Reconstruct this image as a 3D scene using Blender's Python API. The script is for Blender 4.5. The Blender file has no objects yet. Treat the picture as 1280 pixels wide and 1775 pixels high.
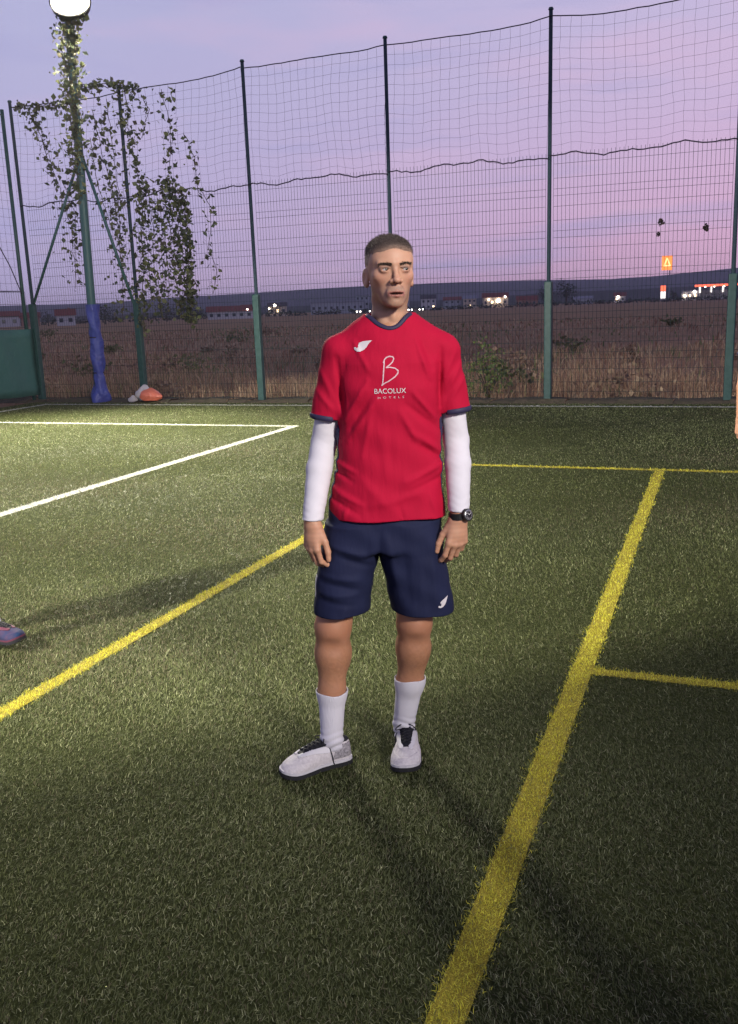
import bpy, bmesh, math, random
import numpy as np
from mathutils import Vector, Matrix
from mathutils.bvhtree import BVHTree

random.seed(7)
RNG = np.random.default_rng(11)
SC = bpy.context.scene
COL = SC.collection

# ------------------------------------------------------------------ camera
# world axes: X runs along the back fence, Y runs towards it, metres
YAW = math.radians(21.2)
PITCH = math.atan(353 / 1600.0)
ROLL = math.radians(2.06)
fw = Vector((0, math.cos(PITCH), -math.sin(PITCH)))
up0 = Vector((0, math.sin(PITCH), math.cos(PITCH)))
rt0 = Vector((1, 0, 0))
rt = math.cos(ROLL) * rt0 - math.sin(ROLL) * up0
up = math.sin(ROLL) * rt0 + math.cos(ROLL) * up0
m3 = Matrix((rt, up, -fw)).transposed()
cam_d = bpy.data.cameras.new('camera')
cam_d.sensor_fit = 'HORIZONTAL'
cam_d.sensor_width = 36.0
cam_d.lens = 45.0
cam_d.clip_start = 0.05
cam_d.clip_end = 9000
cam = bpy.data.objects.new('camera', cam_d)
cam.matrix_world = Matrix.Translation((0, 0, 1.55)) @ (Matrix.Rotation(YAW, 3, 'Z') @ m3).to_4x4()
COL.objects.link(cam)
SC.camera = cam

# ------------------------------------------------------------------ dusk sky
world = bpy.data.worlds.new('World')
SC.world = world
world.use_nodes = True
WN = world.node_tree
for n in list(WN.nodes):
    WN.nodes.remove(n)


def wn(t, **kw):
    n = WN.nodes.new(t)
    for k, v in kw.items():
        setattr(n, k, v)
    return n


def wl(a, b):
    WN.links.new(a, b)


def wmath(op, a, b=None, c=None, clamp=False):
    n = wn('ShaderNodeMath', operation=op, use_clamp=clamp)
    for i, v in enumerate((a, b, c)):
        if v is None:
            continue
        if isinstance(v, (int, float)):
            n.inputs[i].default_value = v
        else:
            wl(v, n.inputs[i])
    return n.outputs[0]


def wramp(fac, stops):
    n = wn('ShaderNodeValToRGB')
    el = n.color_ramp.elements
    while len(el) < len(stops):
        el.new(0.5)
    for e, (p, c) in zip(el, stops):
        e.position = p
        e.color = (*c, 1)
    wl(fac, n.inputs[0])
    return n.outputs[0]


def wmix(fac, a, b):
    n = wn('ShaderNodeMix', data_type='RGBA')
    wl(fac, n.inputs[0])
    for i, v in ((6, a), (7, b)):
        if isinstance(v, tuple):
            n.inputs[i].default_value = (*v, 1)
        else:
            wl(v, n.inputs[i])
    return n.outputs[2]


tc = wn('ShaderNodeTexCoord')
sp = wn('ShaderNodeSeparateXYZ')
wl(tc.outputs['Generated'], sp.inputs[0])
SUNAZ = math.radians(24)
side = wmath('ADD', wmath('MULTIPLY', sp.outputs[0], math.sin(SUNAZ)), wmath('MULTIPLY', sp.outputs[1], math.cos(SUNAZ)))
glow = wmath('MULTIPLY_ADD', side, 1.15, -0.28, clamp=True)
glow = wmath('POWER', glow, 2.2, clamp=True)
z = sp.outputs[2]
cool = wramp(z, [(0.0, (.345, .305, .490)), (.10, (.360, .335, .530)), (.30, (.350, .358, .555)), (.6, (.150, .160, .310)), (1.0, (.085, .095, .20))])
warm = wramp(z, [(0.0, (.800, .370, .480)), (.08, (.740, .390, .540)), (.20, (.600, .430, .600)), (.34, (.530, .450, .635)), (.62, (.22, .21, .37)), (1.0, (.085, .095, .20))])
base = wmix(glow, cool, warm)
cm = wn('ShaderNodeMapping')
cm.inputs['Scale'].default_value = (2.2, 2.2, 11.0)
cm.inputs['Rotation'].default_value = (0.10, 0.06, 0.3)
wl(tc.outputs['Generated'], cm.inputs[0])
cn = wn('ShaderNodeTexNoise')
cn.inputs['Scale'].default_value = 1.9
cn.inputs['Detail'].default_value = 5
cn.inputs['Roughness'].default_value = 0.5
wl(cm.outputs[0], cn.inputs[0])
pinkc = wmath('MULTIPLY_ADD', cn.outputs[0], 4.2, -2.05, clamp=True)
pinkc = wmath('MULTIPLY', pinkc, wmath('MULTIPLY_ADD', side, .5, .12, clamp=True))
c1 = wmix(pinkc, base, (.570, .400, .555))
cm2 = wn('ShaderNodeMapping')
cm2.inputs['Scale'].default_value = (1.8, 1.8, 15.0)
cm2.inputs['Location'].default_value = (3.1, 1.7, .4)
wl(tc.outputs['Generated'], cm2.inputs[0])
cn2 = wn('ShaderNodeTexNoise')
cn2.inputs['Scale'].default_value = 1.7
cn2.inputs['Detail'].default_value = 4
wl(cm2.outputs[0], cn2.inputs[0])
bluec = wmath('MULTIPLY_ADD', cn2.outputs[0], 4.0, -2.1, clamp=True)
bluec = wmath('MULTIPLY', bluec, .75)
c2 = wmix(bluec, c1, (.300, .300, .520))
bg = wn('ShaderNodeBackground')
bg.inputs[1].default_value = 1.26
wl(c2, bg.inputs[0])
wo = wn('ShaderNodeOutputWorld')
wl(bg.outputs[0], wo.inputs[0])


# ------------------------------------------------------------------ floodlights (the sun is down)
def cw(x, y, z=0.0):
    """camera-heading frame to world"""
    c, s = math.cos(YAW), math.sin(YAW)
    return Vector((x * c - y * s, x * s + y * c, z))


def flood(name, loc, aim, watts, cone, blend, colour, radius=.22):
    d = bpy.data.lights.new(name, 'SPOT')
    d.energy = watts
    d.spot_size = math.radians(cone)
    d.spot_blend = blend
    d.color = colour
    d.shadow_soft_size = radius
    o = bpy.data.objects.new(name, d)
    o.location = loc
    o.rotation_euler = (Vector(aim) - Vector(loc)).to_track_quat('-Z', 'Y').to_euler()
    COL.objects.link(o)
    return o


flood('floodlight_near_right', cw(6.2, -7.6, 7.2), cw(-1.25, 3.25, 4.2), 9800, 37, .12, (1, .93, .86), .8)
flood('floodlight_near_left', cw(-9.3, -0.9, 7.0), cw(-1.7, 8.45, 0), 14500, 45, .05, (1, .95, .84), .3)
flood('floodlight_far_corner', (-10.58, 13.98, 6.72), (-8.2, 8.9, 0.0), 25000, 77, 1.0, (1, .95, .76), .9)

vs = SC.view_settings
vs.view_transform = 'Standard'
vs.look = 'None'
vs.exposure = 0.0
vs.gamma = 1.0
vs.use_curve_mapping = False
HAZE = .0002
SC.cycles.volume_bounces = 0
SC.cycles.max_bounces = 6
SC.cycles.transparent_max_bounces = 12
SC.cycles.use_denoising = True
SC.cycles.sample_clamp_indirect = 4.0


# ------------------------------------------------------------------ materials
def mat(name, col=(.5, .5, .5), rough=.6, spec=.5, metal=0.0, emit=None, estr=0.0, bump=None, var=None, attr=None,
        transl=0.0, sheen=0.0, sss=0.0):
    m = bpy.data.materials.new(name)
    m.use_nodes = True
    nt = m.node_tree
    b = nt.nodes['Principled BSDF']
    L = nt.links.new
    b.inputs['Base Color'].default_value = (*col, 1)
    b.inputs['Roughness'].default_value = rough
    b.inputs['Specular IOR Level'].default_value = spec
    b.inputs['Metallic'].default_value = metal
    if sheen:
        b.inputs['Sheen Weight'].default_value = sheen
        b.inputs['Sheen Roughness'].default_value = .4
    if sss:
        b.inputs['Subsurface Weight'].default_value = sss
        b.inputs['Subsurface Radius'].default_value = (.012, .005, .003)
        b.inputs['Subsurface Scale'].default_value = 1.0
    if emit:
        b.inputs['Emission Color'].default_value = (*emit, 1)
        b.inputs['Emission Strength'].default_value = estr
    tcn = nt.nodes.new('ShaderNodeTexCoord')
    src = None
    if attr:
        a = nt.nodes.new('ShaderNodeAttribute')
        a.attribute_name = attr
        src = a.outputs['Color']
    if var:  # (scale, amount, other colour[, stretch])
        n = nt.nodes.new('ShaderNodeTexNoise')
        n.inputs['Scale'].default_value = var[0]
        n.inputs['Detail'].default_value = 6
        n.inputs['Roughness'].default_value = .6
        if len(var) > 3:
            mp = nt.nodes.new('ShaderNodeMapping')
            mp.inputs['Scale'].default_value = var[3]
            L(tcn.outputs['Object'], mp.inputs[0])
            L(mp.outputs[0], n.inputs[0])
        else:
            L(tcn.outputs['Object'], n.inputs[0])
        mr = nt.nodes.new('ShaderNodeMapRange')
        mr.inputs[1].default_value = .35
        mr.inputs[2].default_value = .68
        mr.inputs[4].default_value = var[1]
        L(n.outputs[0], mr.inputs[0])
        mx = nt.nodes.new('ShaderNodeMix')
        mx.data_type = 'RGBA'
        L(mr.outputs[0], mx.inputs[0])
        if src is not None:
            L(src, mx.inputs[6])
        else:
            mx.inputs[6].default_value = (*col, 1)
        mx.inputs[7].default_value = (*var[2], 1)
        src = mx.outputs[2]
    if src is not None:
        L(src, b.inputs['Base Color'])
    if bump:  # (scale, strength, distance)
        n = nt.nodes.new('ShaderNodeTexNoise')
        n.inputs['Scale'].default_value = bump[0]
        n.inputs['Detail'].default_value = 5
        if len(bump) > 3:
            mp = nt.nodes.new('ShaderNodeMapping')
            mp.inputs['Scale'].default_value = bump[3]
            mp.inputs['Rotation'].default_value = (0, .22, 0)
            L(tcn.outputs['Object'], mp.inputs[0])
            L(mp.outputs[0], n.inputs[0])
        else:
            L(tcn.outputs['Object'], n.inputs[0])
        bp = nt.nodes.new('ShaderNodeBump')
        bp.inputs['Strength'].default_value = bump[1]
        bp.inputs['Distance'].default_value = bump[2]
        L(n.outputs[0], bp.inputs['Height'])
        L(bp.outputs[0], b.inputs['Normal'])
    if transl:
        t = nt.nodes.new('ShaderNodeBsdfTranslucent')
        t.inputs[0].default_value = (*col, 1)
        if src is not None:
            L(src, t.inputs[0])
        ms = nt.nodes.new('ShaderNodeMixShader')
        ms.inputs[0].default_value = transl
        L(b.outputs[0], ms.inputs[1])
        L(t.outputs[0], ms.inputs[2])
        L(ms.outputs[0], nt.nodes['Material Output'].inputs[0])
    return m


# ------------------------------------------------------------------ mesh helpers
def new_mesh(name, verts, faces, tint=None, smooth=False):
    me = bpy.data.meshes.new(name)
    verts = np.asarray(verts, np.float32)
    if isinstance(faces, np.ndarray):
        k = faces.shape[1]
        me.vertices.add(len(verts))
        me.vertices.foreach_set('co', verts.ravel())
        me.loops.add(faces.size)
        me.loops.foreach_set('vertex_index', faces.astype(np.int32).ravel())
        me.polygons.add(len(faces))
        me.polygons.foreach_set('loop_start', np.arange(0, faces.size, k, dtype=np.int32))
        me.polygons.foreach_set('loop_total', np.full(len(faces), k, np.int32))
        me.update(calc_edges=True)
    else:
        me.from_pydata(verts.tolist(), [], [list(f) for f in faces])
        me.update()
    if tint is not None:
        a = me.attributes.new('tint', 'FLOAT_COLOR', 'POINT')
        t = np.ones((len(verts), 4), np.float32)
        t[:, :3] = tint
        a.data.foreach_set('color', t.ravel())
    if smooth:
        me.polygons.foreach_set('use_smooth', np.ones(len(me.polygons), bool))
    return me


def tag(o, label=None, cat=None, group=None, kind=None):
    if label:
        o['label'] = label
    if cat:
        o['category'] = cat
    if group:
        o['group'] = group
    if kind:
        o['kind'] = kind
    return o


def put(name, me, m=None, parent=None, loc=(0, 0, 0), **kw):
    o = bpy.data.objects.new(name, me)
    if m is not None:
        me.materials.append(m)
    o.location = loc
    o.parent = parent
    COL.objects.link(o)
    return tag(o, **kw)


def empty(name, loc, rz=0.0, **kw):
    o = bpy.data.objects.new(name, None)
    o.location = loc
    o.rotation_euler = (0, 0, rz)
    o.empty_display_size = .1
    COL.objects.link(o)
    return tag(o, **kw)


class MB:
    def __init__(s):
        s.v, s.f = [], []

    def add(s, vs_, fs_):
        n = len(s.v)
        s.v += [tuple(v) for v in vs_]
        s.f += [tuple(i + n for i in f) for f in fs_]
        return s

    def box(s, c, d, rz=0.0, taper=1.0):
        x, y, zz = (k / 2 for k in d)
        co, si = math.cos(rz), math.sin(rz)
        vs_ = []
        for dz in (-1, 1):
            t = taper if dz > 0 else 1
            for dx, dy in ((-1, -1), (1, -1), (1, 1), (-1, 1)):
                px, py = dx * x * t, dy * y * t
                vs_.append((c[0] + px * co - py * si, c[1] + px * si + py * co, c[2] + dz * zz))
        return s.add(vs_, [(3, 2, 1, 0), (4, 5, 6, 7), (0, 1, 5, 4), (1, 2, 6, 5), (2, 3, 7, 6), (3, 0, 4, 7)])

    def tube(s, pts, r, n=6, cap=True):
        P = [Vector(p) for p in pts]
        R = r if isinstance(r, (list, tuple)) else [r] * len(P)
        vs_, fs_ = [], []
        prev = None
        for i, p in enumerate(P):
            t = (P[min(i + 1, len(P) - 1)] - P[max(i - 1, 0)]).normalized()
            a = prev if prev is not None else (Vector((0, 0, 1)) if abs(t.z) < .9 else Vector((1, 0, 0)))
            a = (a - t * a.dot(t)).normalized()
            prev = a
            b = t.cross(a)
            for k in range(n):
                an = 2 * math.pi * k / n
                vs_.append(p + (a * math.cos(an) + b * math.sin(an)) * R[i])
        for i in range(len(P) - 1):
            for k in range(n):
                k2 = (k + 1) % n
                fs_.append((i * n + k, i * n + k2, (i + 1) * n + k2, (i + 1) * n + k))
        if cap:
            fs_.append(tuple(reversed(range(n))))
            fs_.append(tuple(range((len(P) - 1) * n, len(P) * n)))
        return s.add(vs_, fs_)

    def build(s, name, m, parent=None, origin=(0, 0, 0), smooth=False, **kw):
        o = Vector(origin)
        me = new_mesh(name, [Vector(v) - o for v in s.v], s.f, smooth=smooth)
        return put(name, me, m, parent, **kw) if parent is not None else put(name, me, m, None, origin, **kw)


def blades(P, length, width, lean, az, tint, curl=.5):
    """thin tapered leaves, 3 faces each side folded into 1 quad + 1 triangle -> all triangles"""
    N = len(P)
    P = P.astype(np.float32)
    d = np.stack([np.cos(az) * np.sin(lean), np.sin(az) * np.sin(lean), np.cos(lean)], 1)
    l2 = np.minimum(lean + curl, 1.52)
    d2 = np.stack([np.cos(az) * np.sin(l2), np.sin(az) * np.sin(l2), np.cos(l2)], 1)
    wa = az + RNG.uniform(.6, 2.5, N)
    w = np.stack([np.cos(wa), np.sin(wa), np.zeros(N)], 1) * (width / 2)[:, None]
    L = length[:, None]
    mid = P + d * L * .55
    tip = mid + d2 * L * .45
    V = np.stack([P - w, P + w, mid + w * .85, mid - w * .85, tip], 1).reshape(-1, 3)
    b = (np.arange(N) * 5)[:, None]
    F = np.concatenate([b + np.array([[0, 1, 2]]), b + np.array([[0, 2, 3]]), b + np.array([[3, 2, 4]])], 1).reshape(-1, 3)
    return V, F, np.repeat(tint, 5, axis=0)


# ------------------------------------------------------------------ ground
M_soil = mat('dry_field', (.345, .200, .118), .95, .1, var=(.22, .9, (.215, .160, .080)), bump=(2.2, 1, .5))
M_turf = mat('turf_backing', (.036, .045, .015), .95, .05, var=(60, .9, (.085, .097, .035)), bump=(400, 1, .02))
M_blade = mat('turf_blades', (.06, .08, .03), .5, .22, attr='tint', transl=.30)
M_kerb = mat('kerb_soil', (.11, .085, .06), .95, .1, var=(9, .9, (.07, .07, .04)), bump=(30, 1, .03))

# far ground, one sheet to the horizon, gently uneven beyond the fence
gv, gf = [], []
ring = [0, 15.2, 17, 20, 25, 32, 42, 60, 90, 140, 220, 340, 520, 800, 1300, 2200, 4200]
xs = np.linspace(-1, 1, 61)
for y in ring:
    for x in xs:
        X = x * (60 + y * 1.6) - y * .25
        zz = -.12
        if 15.2 < y < 400:
            zz += .10 * math.sin(X * .35 + y * .6) * math.sin(y * .23 + 1) * min(1, (y - 15) / 10)
        gv.append((X, y if y else -80.0, zz))
n = len(xs)
for i in range(len(ring) - 1):
    for j in range(n - 1):
        gf.append((i * n + j, i * n + j + 1, (i + 1) * n + j + 1, (i + 1) * n + j))
put('ground', new_mesh('ground', gv, gf, smooth=True), M_soil, kind='structure')

mb = MB()
mb.add([(-12.45, -9, 0), (9, -9, 0), (9, 14.45, 0), (-12.45, 14.45, 0)], [(0, 1, 2, 3)])
mb.build('turf_pitch', M_turf, kind='structure')
mb = MB()
for i in range(60):  # uneven soil edging between the turf and the fence
    x0, x1 = -13.5 + i * .4, -13.1 + i * .4
    za, zb = .02 + .02 * math.sin(i * 1.7), .02 + .02 * math.sin((i + 1) * 1.7)
    mb.add([(x0, 14.44, -.02), (x1, 14.44, -.02), (x1, 14.62, za + .02), (x0, 14.62, za + .02), (x1, 15.25, zb), (x0, 15.25, za)],
           [(0, 1, 2, 3), (3, 2, 4, 5)])
mb.build('soil_edging', M_kerb, kind='structure')

# painted / inlaid lines: (name, x0, y0, x1, y1, colour)
YEL, WHI = 'y', 'w'
LINES = [
    ('yellow', -2.712, -3.0, -2.632, 8.72, YEL), ('yellow', -.556, -3.0, -.470, 8.72, YEL),
    ('yellow', -2.725, 8.72, 5.0, 8.81, YEL), ('yellow', -.470, 3.745, 4.0, 3.815, YEL),
    ('white', -5.56, -3.0, -5.44, 11.40, WHI), ('white', -11.81, 11.40, -5.44, 11.50, WHI),
    ('white', -11.91, -3.0, -11.81, 14.01, WHI), ('white', -11.91, 14.01, 8.0, 14.10, WHI),
]
SHOES = []


def line_of(X, Y):
    """index of the line each blade stands in, -1 for none (edges a little ragged)"""
    r = np.full(len(X), -1)
    jx, jy = RNG.normal(0, .010, len(X)), RNG.normal(0, .010, len(X))
    for i, (_, x0, y0, x1, y1, c) in enumerate(LINES):
        r[(X + jx > x0) & (X + jx < x1) & (Y + jy > y0) & (Y + jy < y1)] = i
    return r


def scatter(d0, d1, rho, margin):
    wmax = .42 * d1 + margin
    A = (d1 - d0) * 2 * wmax
    n = int(A * rho)
    y = RNG.uniform(d0, d1, n)
    x = RNG.uniform(-wmax, wmax, n)
    k = np.abs(x) < .42 * y + margin
    x, y = x[k], y[k]
    c, s = math.cos(YAW), math.sin(YAW)
    X, Y = x * c - y * s, x * s + y * c
    k = (X > -12.4) & (Y < 14.42)
    return X[k], Y[k], y[k]


PX, PY, PD = [], [], []
edges = [1.25, 2.0, 3.0, 4.2, 5.5, 7.0, 9.0, 11.5, 14.5, 18.5]
for a, b in zip(edges[:-1], edges[1:]):
    m_ = (a + b) / 2
    rho = 25000 * min(1, (2.9 / m_) ** 1.8)
    X, Y, D = scatter(a, b, rho, 1.0 if m_ < 4 else .9)
    PX.append(X); PY.append(Y); PD.append(D)
PX, PY, PD = map(np.concatenate, (PX, PY, PD))
N = len(PX)
grow = np.clip(PD / 3.0, 1, 5) ** .85
ln = RNG.uniform(.010, .020, N) * np.clip(grow, 1, 1.25)
wd = RNG.uniform(.0012, .0023, N) * grow
lean = np.abs(RNG.normal(.75, .35, N)).clip(0.1, 1.35)
# brushed pile direction drifts over the pitch
flow = 2.2 + 1.6 * np.sin(PX * .8 + PY * .35) + .9 * np.sin(PY * 1.7 - PX * .6)
az = flow + RNG.normal(0, 1.25, N)
patch = .5 + .5 * np.sin(PX * 1.9 + 1.3 * np.sin(PY * 1.1)) * np.sin(PY * 2.3 + np.sin(PX * 1.7))
brown = np.clip(np.sin(PX * 1.1 + 2.1 * np.sin(PY * .7) + .5) * np.sin(PY * 1.5 - .8 * np.sin(PX * 1.3)), 0, 1)
g = np.array([.092, .116, .034]); g2 = np.array([.195, .212, .088]); gb = np.array([.180, .155, .085]); pale = np.array([.40, .42, .22])
r1 = RNG.uniform(0, 1, N)[:, None]
tint = g * (1 - r1) + g2 * r1
pb = (RNG.uniform(0, 1, N) < .10 + .42 * brown)[:, None]
tint = np.where(pb, gb * RNG.uniform(.6, 1.1, N)[:, None], tint)
pp = (RNG.uniform(0, 1, N) < .07)[:, None]
tint = np.where(pp, pale, tint)
tint = tint * (.82 + .3 * patch)[:, None]
li = line_of(PX, PY)
# black crumb infill / worn gaps inside the lines
worn = (RNG.uniform(0, 1, N) < .16 + .14 * np.sin(PX * 7 + PY * 5) * np.sin(PY * 11))
k = (li < 0) | worn
P3 = np.stack([PX, PY, np.full(N, .001)], 1)
V, F, T = blades(P3[k], ln[k], wd[k], lean[k], az[k], tint[k])
put('turf_grass', new_mesh('turf_grass', V, F, T), M_blade, kind='stuff')
M_yel = mat('yellow_turf', (.40, .32, .035), .9, .1, var=(220, .9, (.10, .09, .02)))
M_whi = mat('white_turf', (.55, .55, .48), .9, .1, var=(220, .8, (.20, .21, .14)))
for i, (nm, x0, y0, x1, y1, c) in enumerate(LINES):
    kk = (li == i)
    kk &= ~worn
    q = P3[kk]
    # lines are dense pile: double them up
    rep = 2
    q = np.repeat(q, rep, 0) + np.concatenate([RNG.normal(0, .006, (len(q) * rep, 2)), np.zeros((len(q) * rep, 1))], 1)
    nn = len(q)
    cb = np.array([.80, .755, .085]) if c == YEL else np.array([.60, .60, .54])
    tt = cb * RNG.uniform(.55, 1.1, nn)[:, None]
    V, F, T = blades(q, np.repeat(ln[kk], rep), np.repeat(wd[kk], rep), np.repeat(lean[kk], rep), RNG.uniform(0, 6.28, nn), tt)
    sv = np.array([(x0, y0, .004), (x1, y0, .004), (x1, y1, .004), (x0, y1, .004)])
    if nn == 0:
        V, T = np.zeros((0, 3)), np.zeros((0, 3))
        F = np.zeros((0, 3), int)
    V = np.concatenate([V, sv]); T = np.concatenate([T, np.tile(cb, (4, 1))])
    b_ = len(V) - 4
    F = np.concatenate([F, np.array([[b_, b_ + 1, b_ + 2], [b_, b_ + 2, b_ + 3]])])
    me = new_mesh('line', V, F, T)
    me.materials.append(M_blade)
    me.materials.append(M_yel if c == YEL else M_whi)
    for pidx in (len(F) - 1, len(F) - 2):
        me.polygons[pidx].material_index = 1
    put(nm + '_line', me, None, kind='structure')

# ------------------------------------------------------------------ dry weeds beyond the fence
M_weed = mat('dry_weeds', (.2, .13, .1), .8, .2, attr='tint', transl=.2)


def weeds(n, y0, y1, hmin, hmax, wd0, power=1.0):
    y = y0 + (y1 - y0) * RNG.uniform(0, 1, n) ** power
    x = RNG.uniform(-.95, .45, n) * (y + 4)
    x -= 0
    cl = .5 + .5 * np.sin(x * 1.3 + 2 * np.sin(y * .9)) * np.sin(y * 1.1 + 1.4 * np.sin(x * .8))
    keep = RNG.uniform(0, 1, n) < .35 + .65 * cl
    x, y, cl = x[keep], y[keep], cl[keep]
    n = len(x)
    L = RNG.uniform(hmin, hmax, n) * (.55 + .6 * cl)
    c0 = np.array([.36, .220, .140]); c1_ = np.array([.50, .37, .23]); c2_ = np.array([.26, .145, .095]); c3 = np.array([.15, .17, .07])
    r = RNG.uniform(0, 1, n)[:, None]
    t = c0 * (1 - r) + c1_ * r
    t = np.where(RNG.uniform(0, 1, n)[:, None] < .3, c2_, t)
    t = np.where(RNG.uniform(0, 1, n)[:, None] < (.05 + .2 * (np.sin(x * .9) > .6))[:, None], c3, t)
    return blades(np.stack([x, y, np.full(n, -.14)], 1), L, RNG.uniform(.6, 1.4, n) * wd0 * (1 + (y - y0) * .03),
                  np.abs(RNG.normal(.25, .22, n)), RNG.uniform(0, 6.28, n), t)


def leaf_cloud(n, c, rad, size, cols, flat=.0, squash=None):
    """many small leaf faces through an uneven volume"""
    u = RNG.normal(0, 1, (n, 3))
    u /= np.linalg.norm(u, axis=1)[:, None]
    r = RNG.uniform(0.25, 1, n) ** .6
    lump = 1 + .28 * np.sin(u[:, 0] * 4 + u[:, 2] * 3 + c[0]) + .2 * np.sin(u[:, 1] * 6 + 2 * u[:, 2] + c[1])
    P = np.array(c) + u * (r * lump)[:, None] * np.array(rad)
    return leaves(P, size, cols)


def leaves(P, size, cols):
    n = len(P)
    a = RNG.normal(0, 1, (n, 3)); a /= np.linalg.norm(a, axis=1)[:, None]
    b = np.cross(a, RNG.normal(0, 1, (n, 3))); b /= np.linalg.norm(b, axis=1)[:, None]
    s = (RNG.uniform(.45, 1.35, n) * size)[:, None]
    nn = np.cross(a, b)
    V = np.stack([P - a * s * .5, P + b * s * .36 + nn * s * .1, P + a * s * .5, P - b * s * .36 + nn * s * .1], 1).reshape(-1, 3)
    k = (np.arange(n) * 4)[:, None]
    F = np.concatenate([k + np.array([[0, 1, 2]]), k + np.array([[0, 2, 3]])], 1).reshape(-1, 3)
    ci = RNG.integers(0, len(cols), n)
    T = np.repeat(np.array(cols)[ci] * RNG.uniform(.7, 1.25, n)[:, None], 4, 0)
    return V, F, T



parts = [weeds(40000, 15.05, 19.5, .15, .62, .010), weeds(22000, 19.5, 32, .15, .5, .02), weeds(16000, 32, 90, .12, .42, .05, 1.2)]
for _ in range(46):   # scrubby clumps, some still green
    yy = 15.6 + 60 * random.random() ** 2
    xx = random.uniform(-.85, .3) * (yy + 3)
    hh = random.uniform(.15, .5) * (1 + yy * .006)
    gr = random.random() < .4
    cc = [(.13, .15, .06), (.18, .18, .08), (.20, .15, .09)] if gr else [(.30, .20, .13), (.22, .14, .10), (.38, .28, .18)]
    parts.append(leaf_cloud(160, (xx, yy, hh * .5 - .1), (hh * 1.6, hh * 1.2, hh * .75), .09 * (1 + yy * .02), cc))
off = 0
Vs, Fs, Ts = [], [], []
for V, F, T in parts:
    Vs.append(V); Fs.append(F + off); Ts.append(T)
    off += len(V)
put('weed_field', new_mesh('weed_field', np.concatenate(Vs), np.concatenate(Fs), np.concatenate(Ts)), M_weed, kind='stuff')


M_leaf = mat('leaves', (.07, .09, .035), .6, .3, attr='tint', transl=.3)
M_bark = mat('bark', (.07, .055, .045), .9, .1)
# green shrub just beyond the fence
o = empty('green_shrub', (-3.8, 15.75, -.12), label='small green leafy shrub among brown weeds beside the third fence bay', cat='shrub')
for i_ in range(7):
    a_ = i_ * .9
    MB().tube([(0, 0, 0), (.12 * math.cos(a_), .12 * math.sin(a_), .35), (.3 * math.cos(a_), .3 * math.sin(a_), .7)], [.012, .009, .004], 4).build('stem', M_bark, o)
V, F, T = leaf_cloud(520, (0, 0, .55), (.42, .30, .5), .075, [(.16, .21, .06), (.11, .15, .05), (.20, .21, .08)])
put('foliage', new_mesh('foliage', V, F, T), M_leaf, o)

# ------------------------------------------------------------------ back fence: posts, welded wire, netting
M_post = mat('green_post_paint', (.013, .055, .048), .5, .5, var=(14, .5, (.05, .11, .10)), bump=(40, .3, .004))
M_wire = mat('green_wire', (.035, .050, .055), .9, .05)
M_net = mat('net_cord', (.060, .050, .085), .9, .1)
M_rope = mat('dark_rope', (.035, .030, .045), .9, .1, bump=(120, 1, .005))
M_pipe = mat('dark_pipe', (.035, .055, .068), .8, .1)
POSTS = [-12.55, -10.17, -7.70, -5.19, -2.61, .06, 2.65]
TOPS = [5.50, 5.50, 5.62, 5.66, 5.72, 5.74, 5.78]
FY = 14.85
fence = empty('back_fence', (-5.2, FY, 0), label='tall green wire fence with netting above it along the back of the pitch', cat='fence')
FO = (-5.2, FY, 0)
BR = random.Random(3)
for i, (x, t) in enumerate(zip(POSTS, TOPS)):
    ex = BR.uniform(-.03, .03)
    p = MB().tube([(x, FY - .06, -.2), (x, FY - .06, 1.8), (x + ex, FY - .06, t)], [.032, .032, .029], 10).build('post', M_pipe, fence, FO, smooth=True)
    sl = MB()
    sl.box((x, FY - .075, .88), (.118, .11, 1.96))
    so = sl.build('post_sleeve', M_post, p, FO)
    bv = so.modifiers.new('bevel', 'BEVEL'); bv.width = .015; bv.segments = 2
    cp = MB().tube([(x + ex, FY - .06, t), (x + ex, FY - .06, t + .03)], [.042, .03], 10).build('post_cap', M_post, p, FO)
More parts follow.
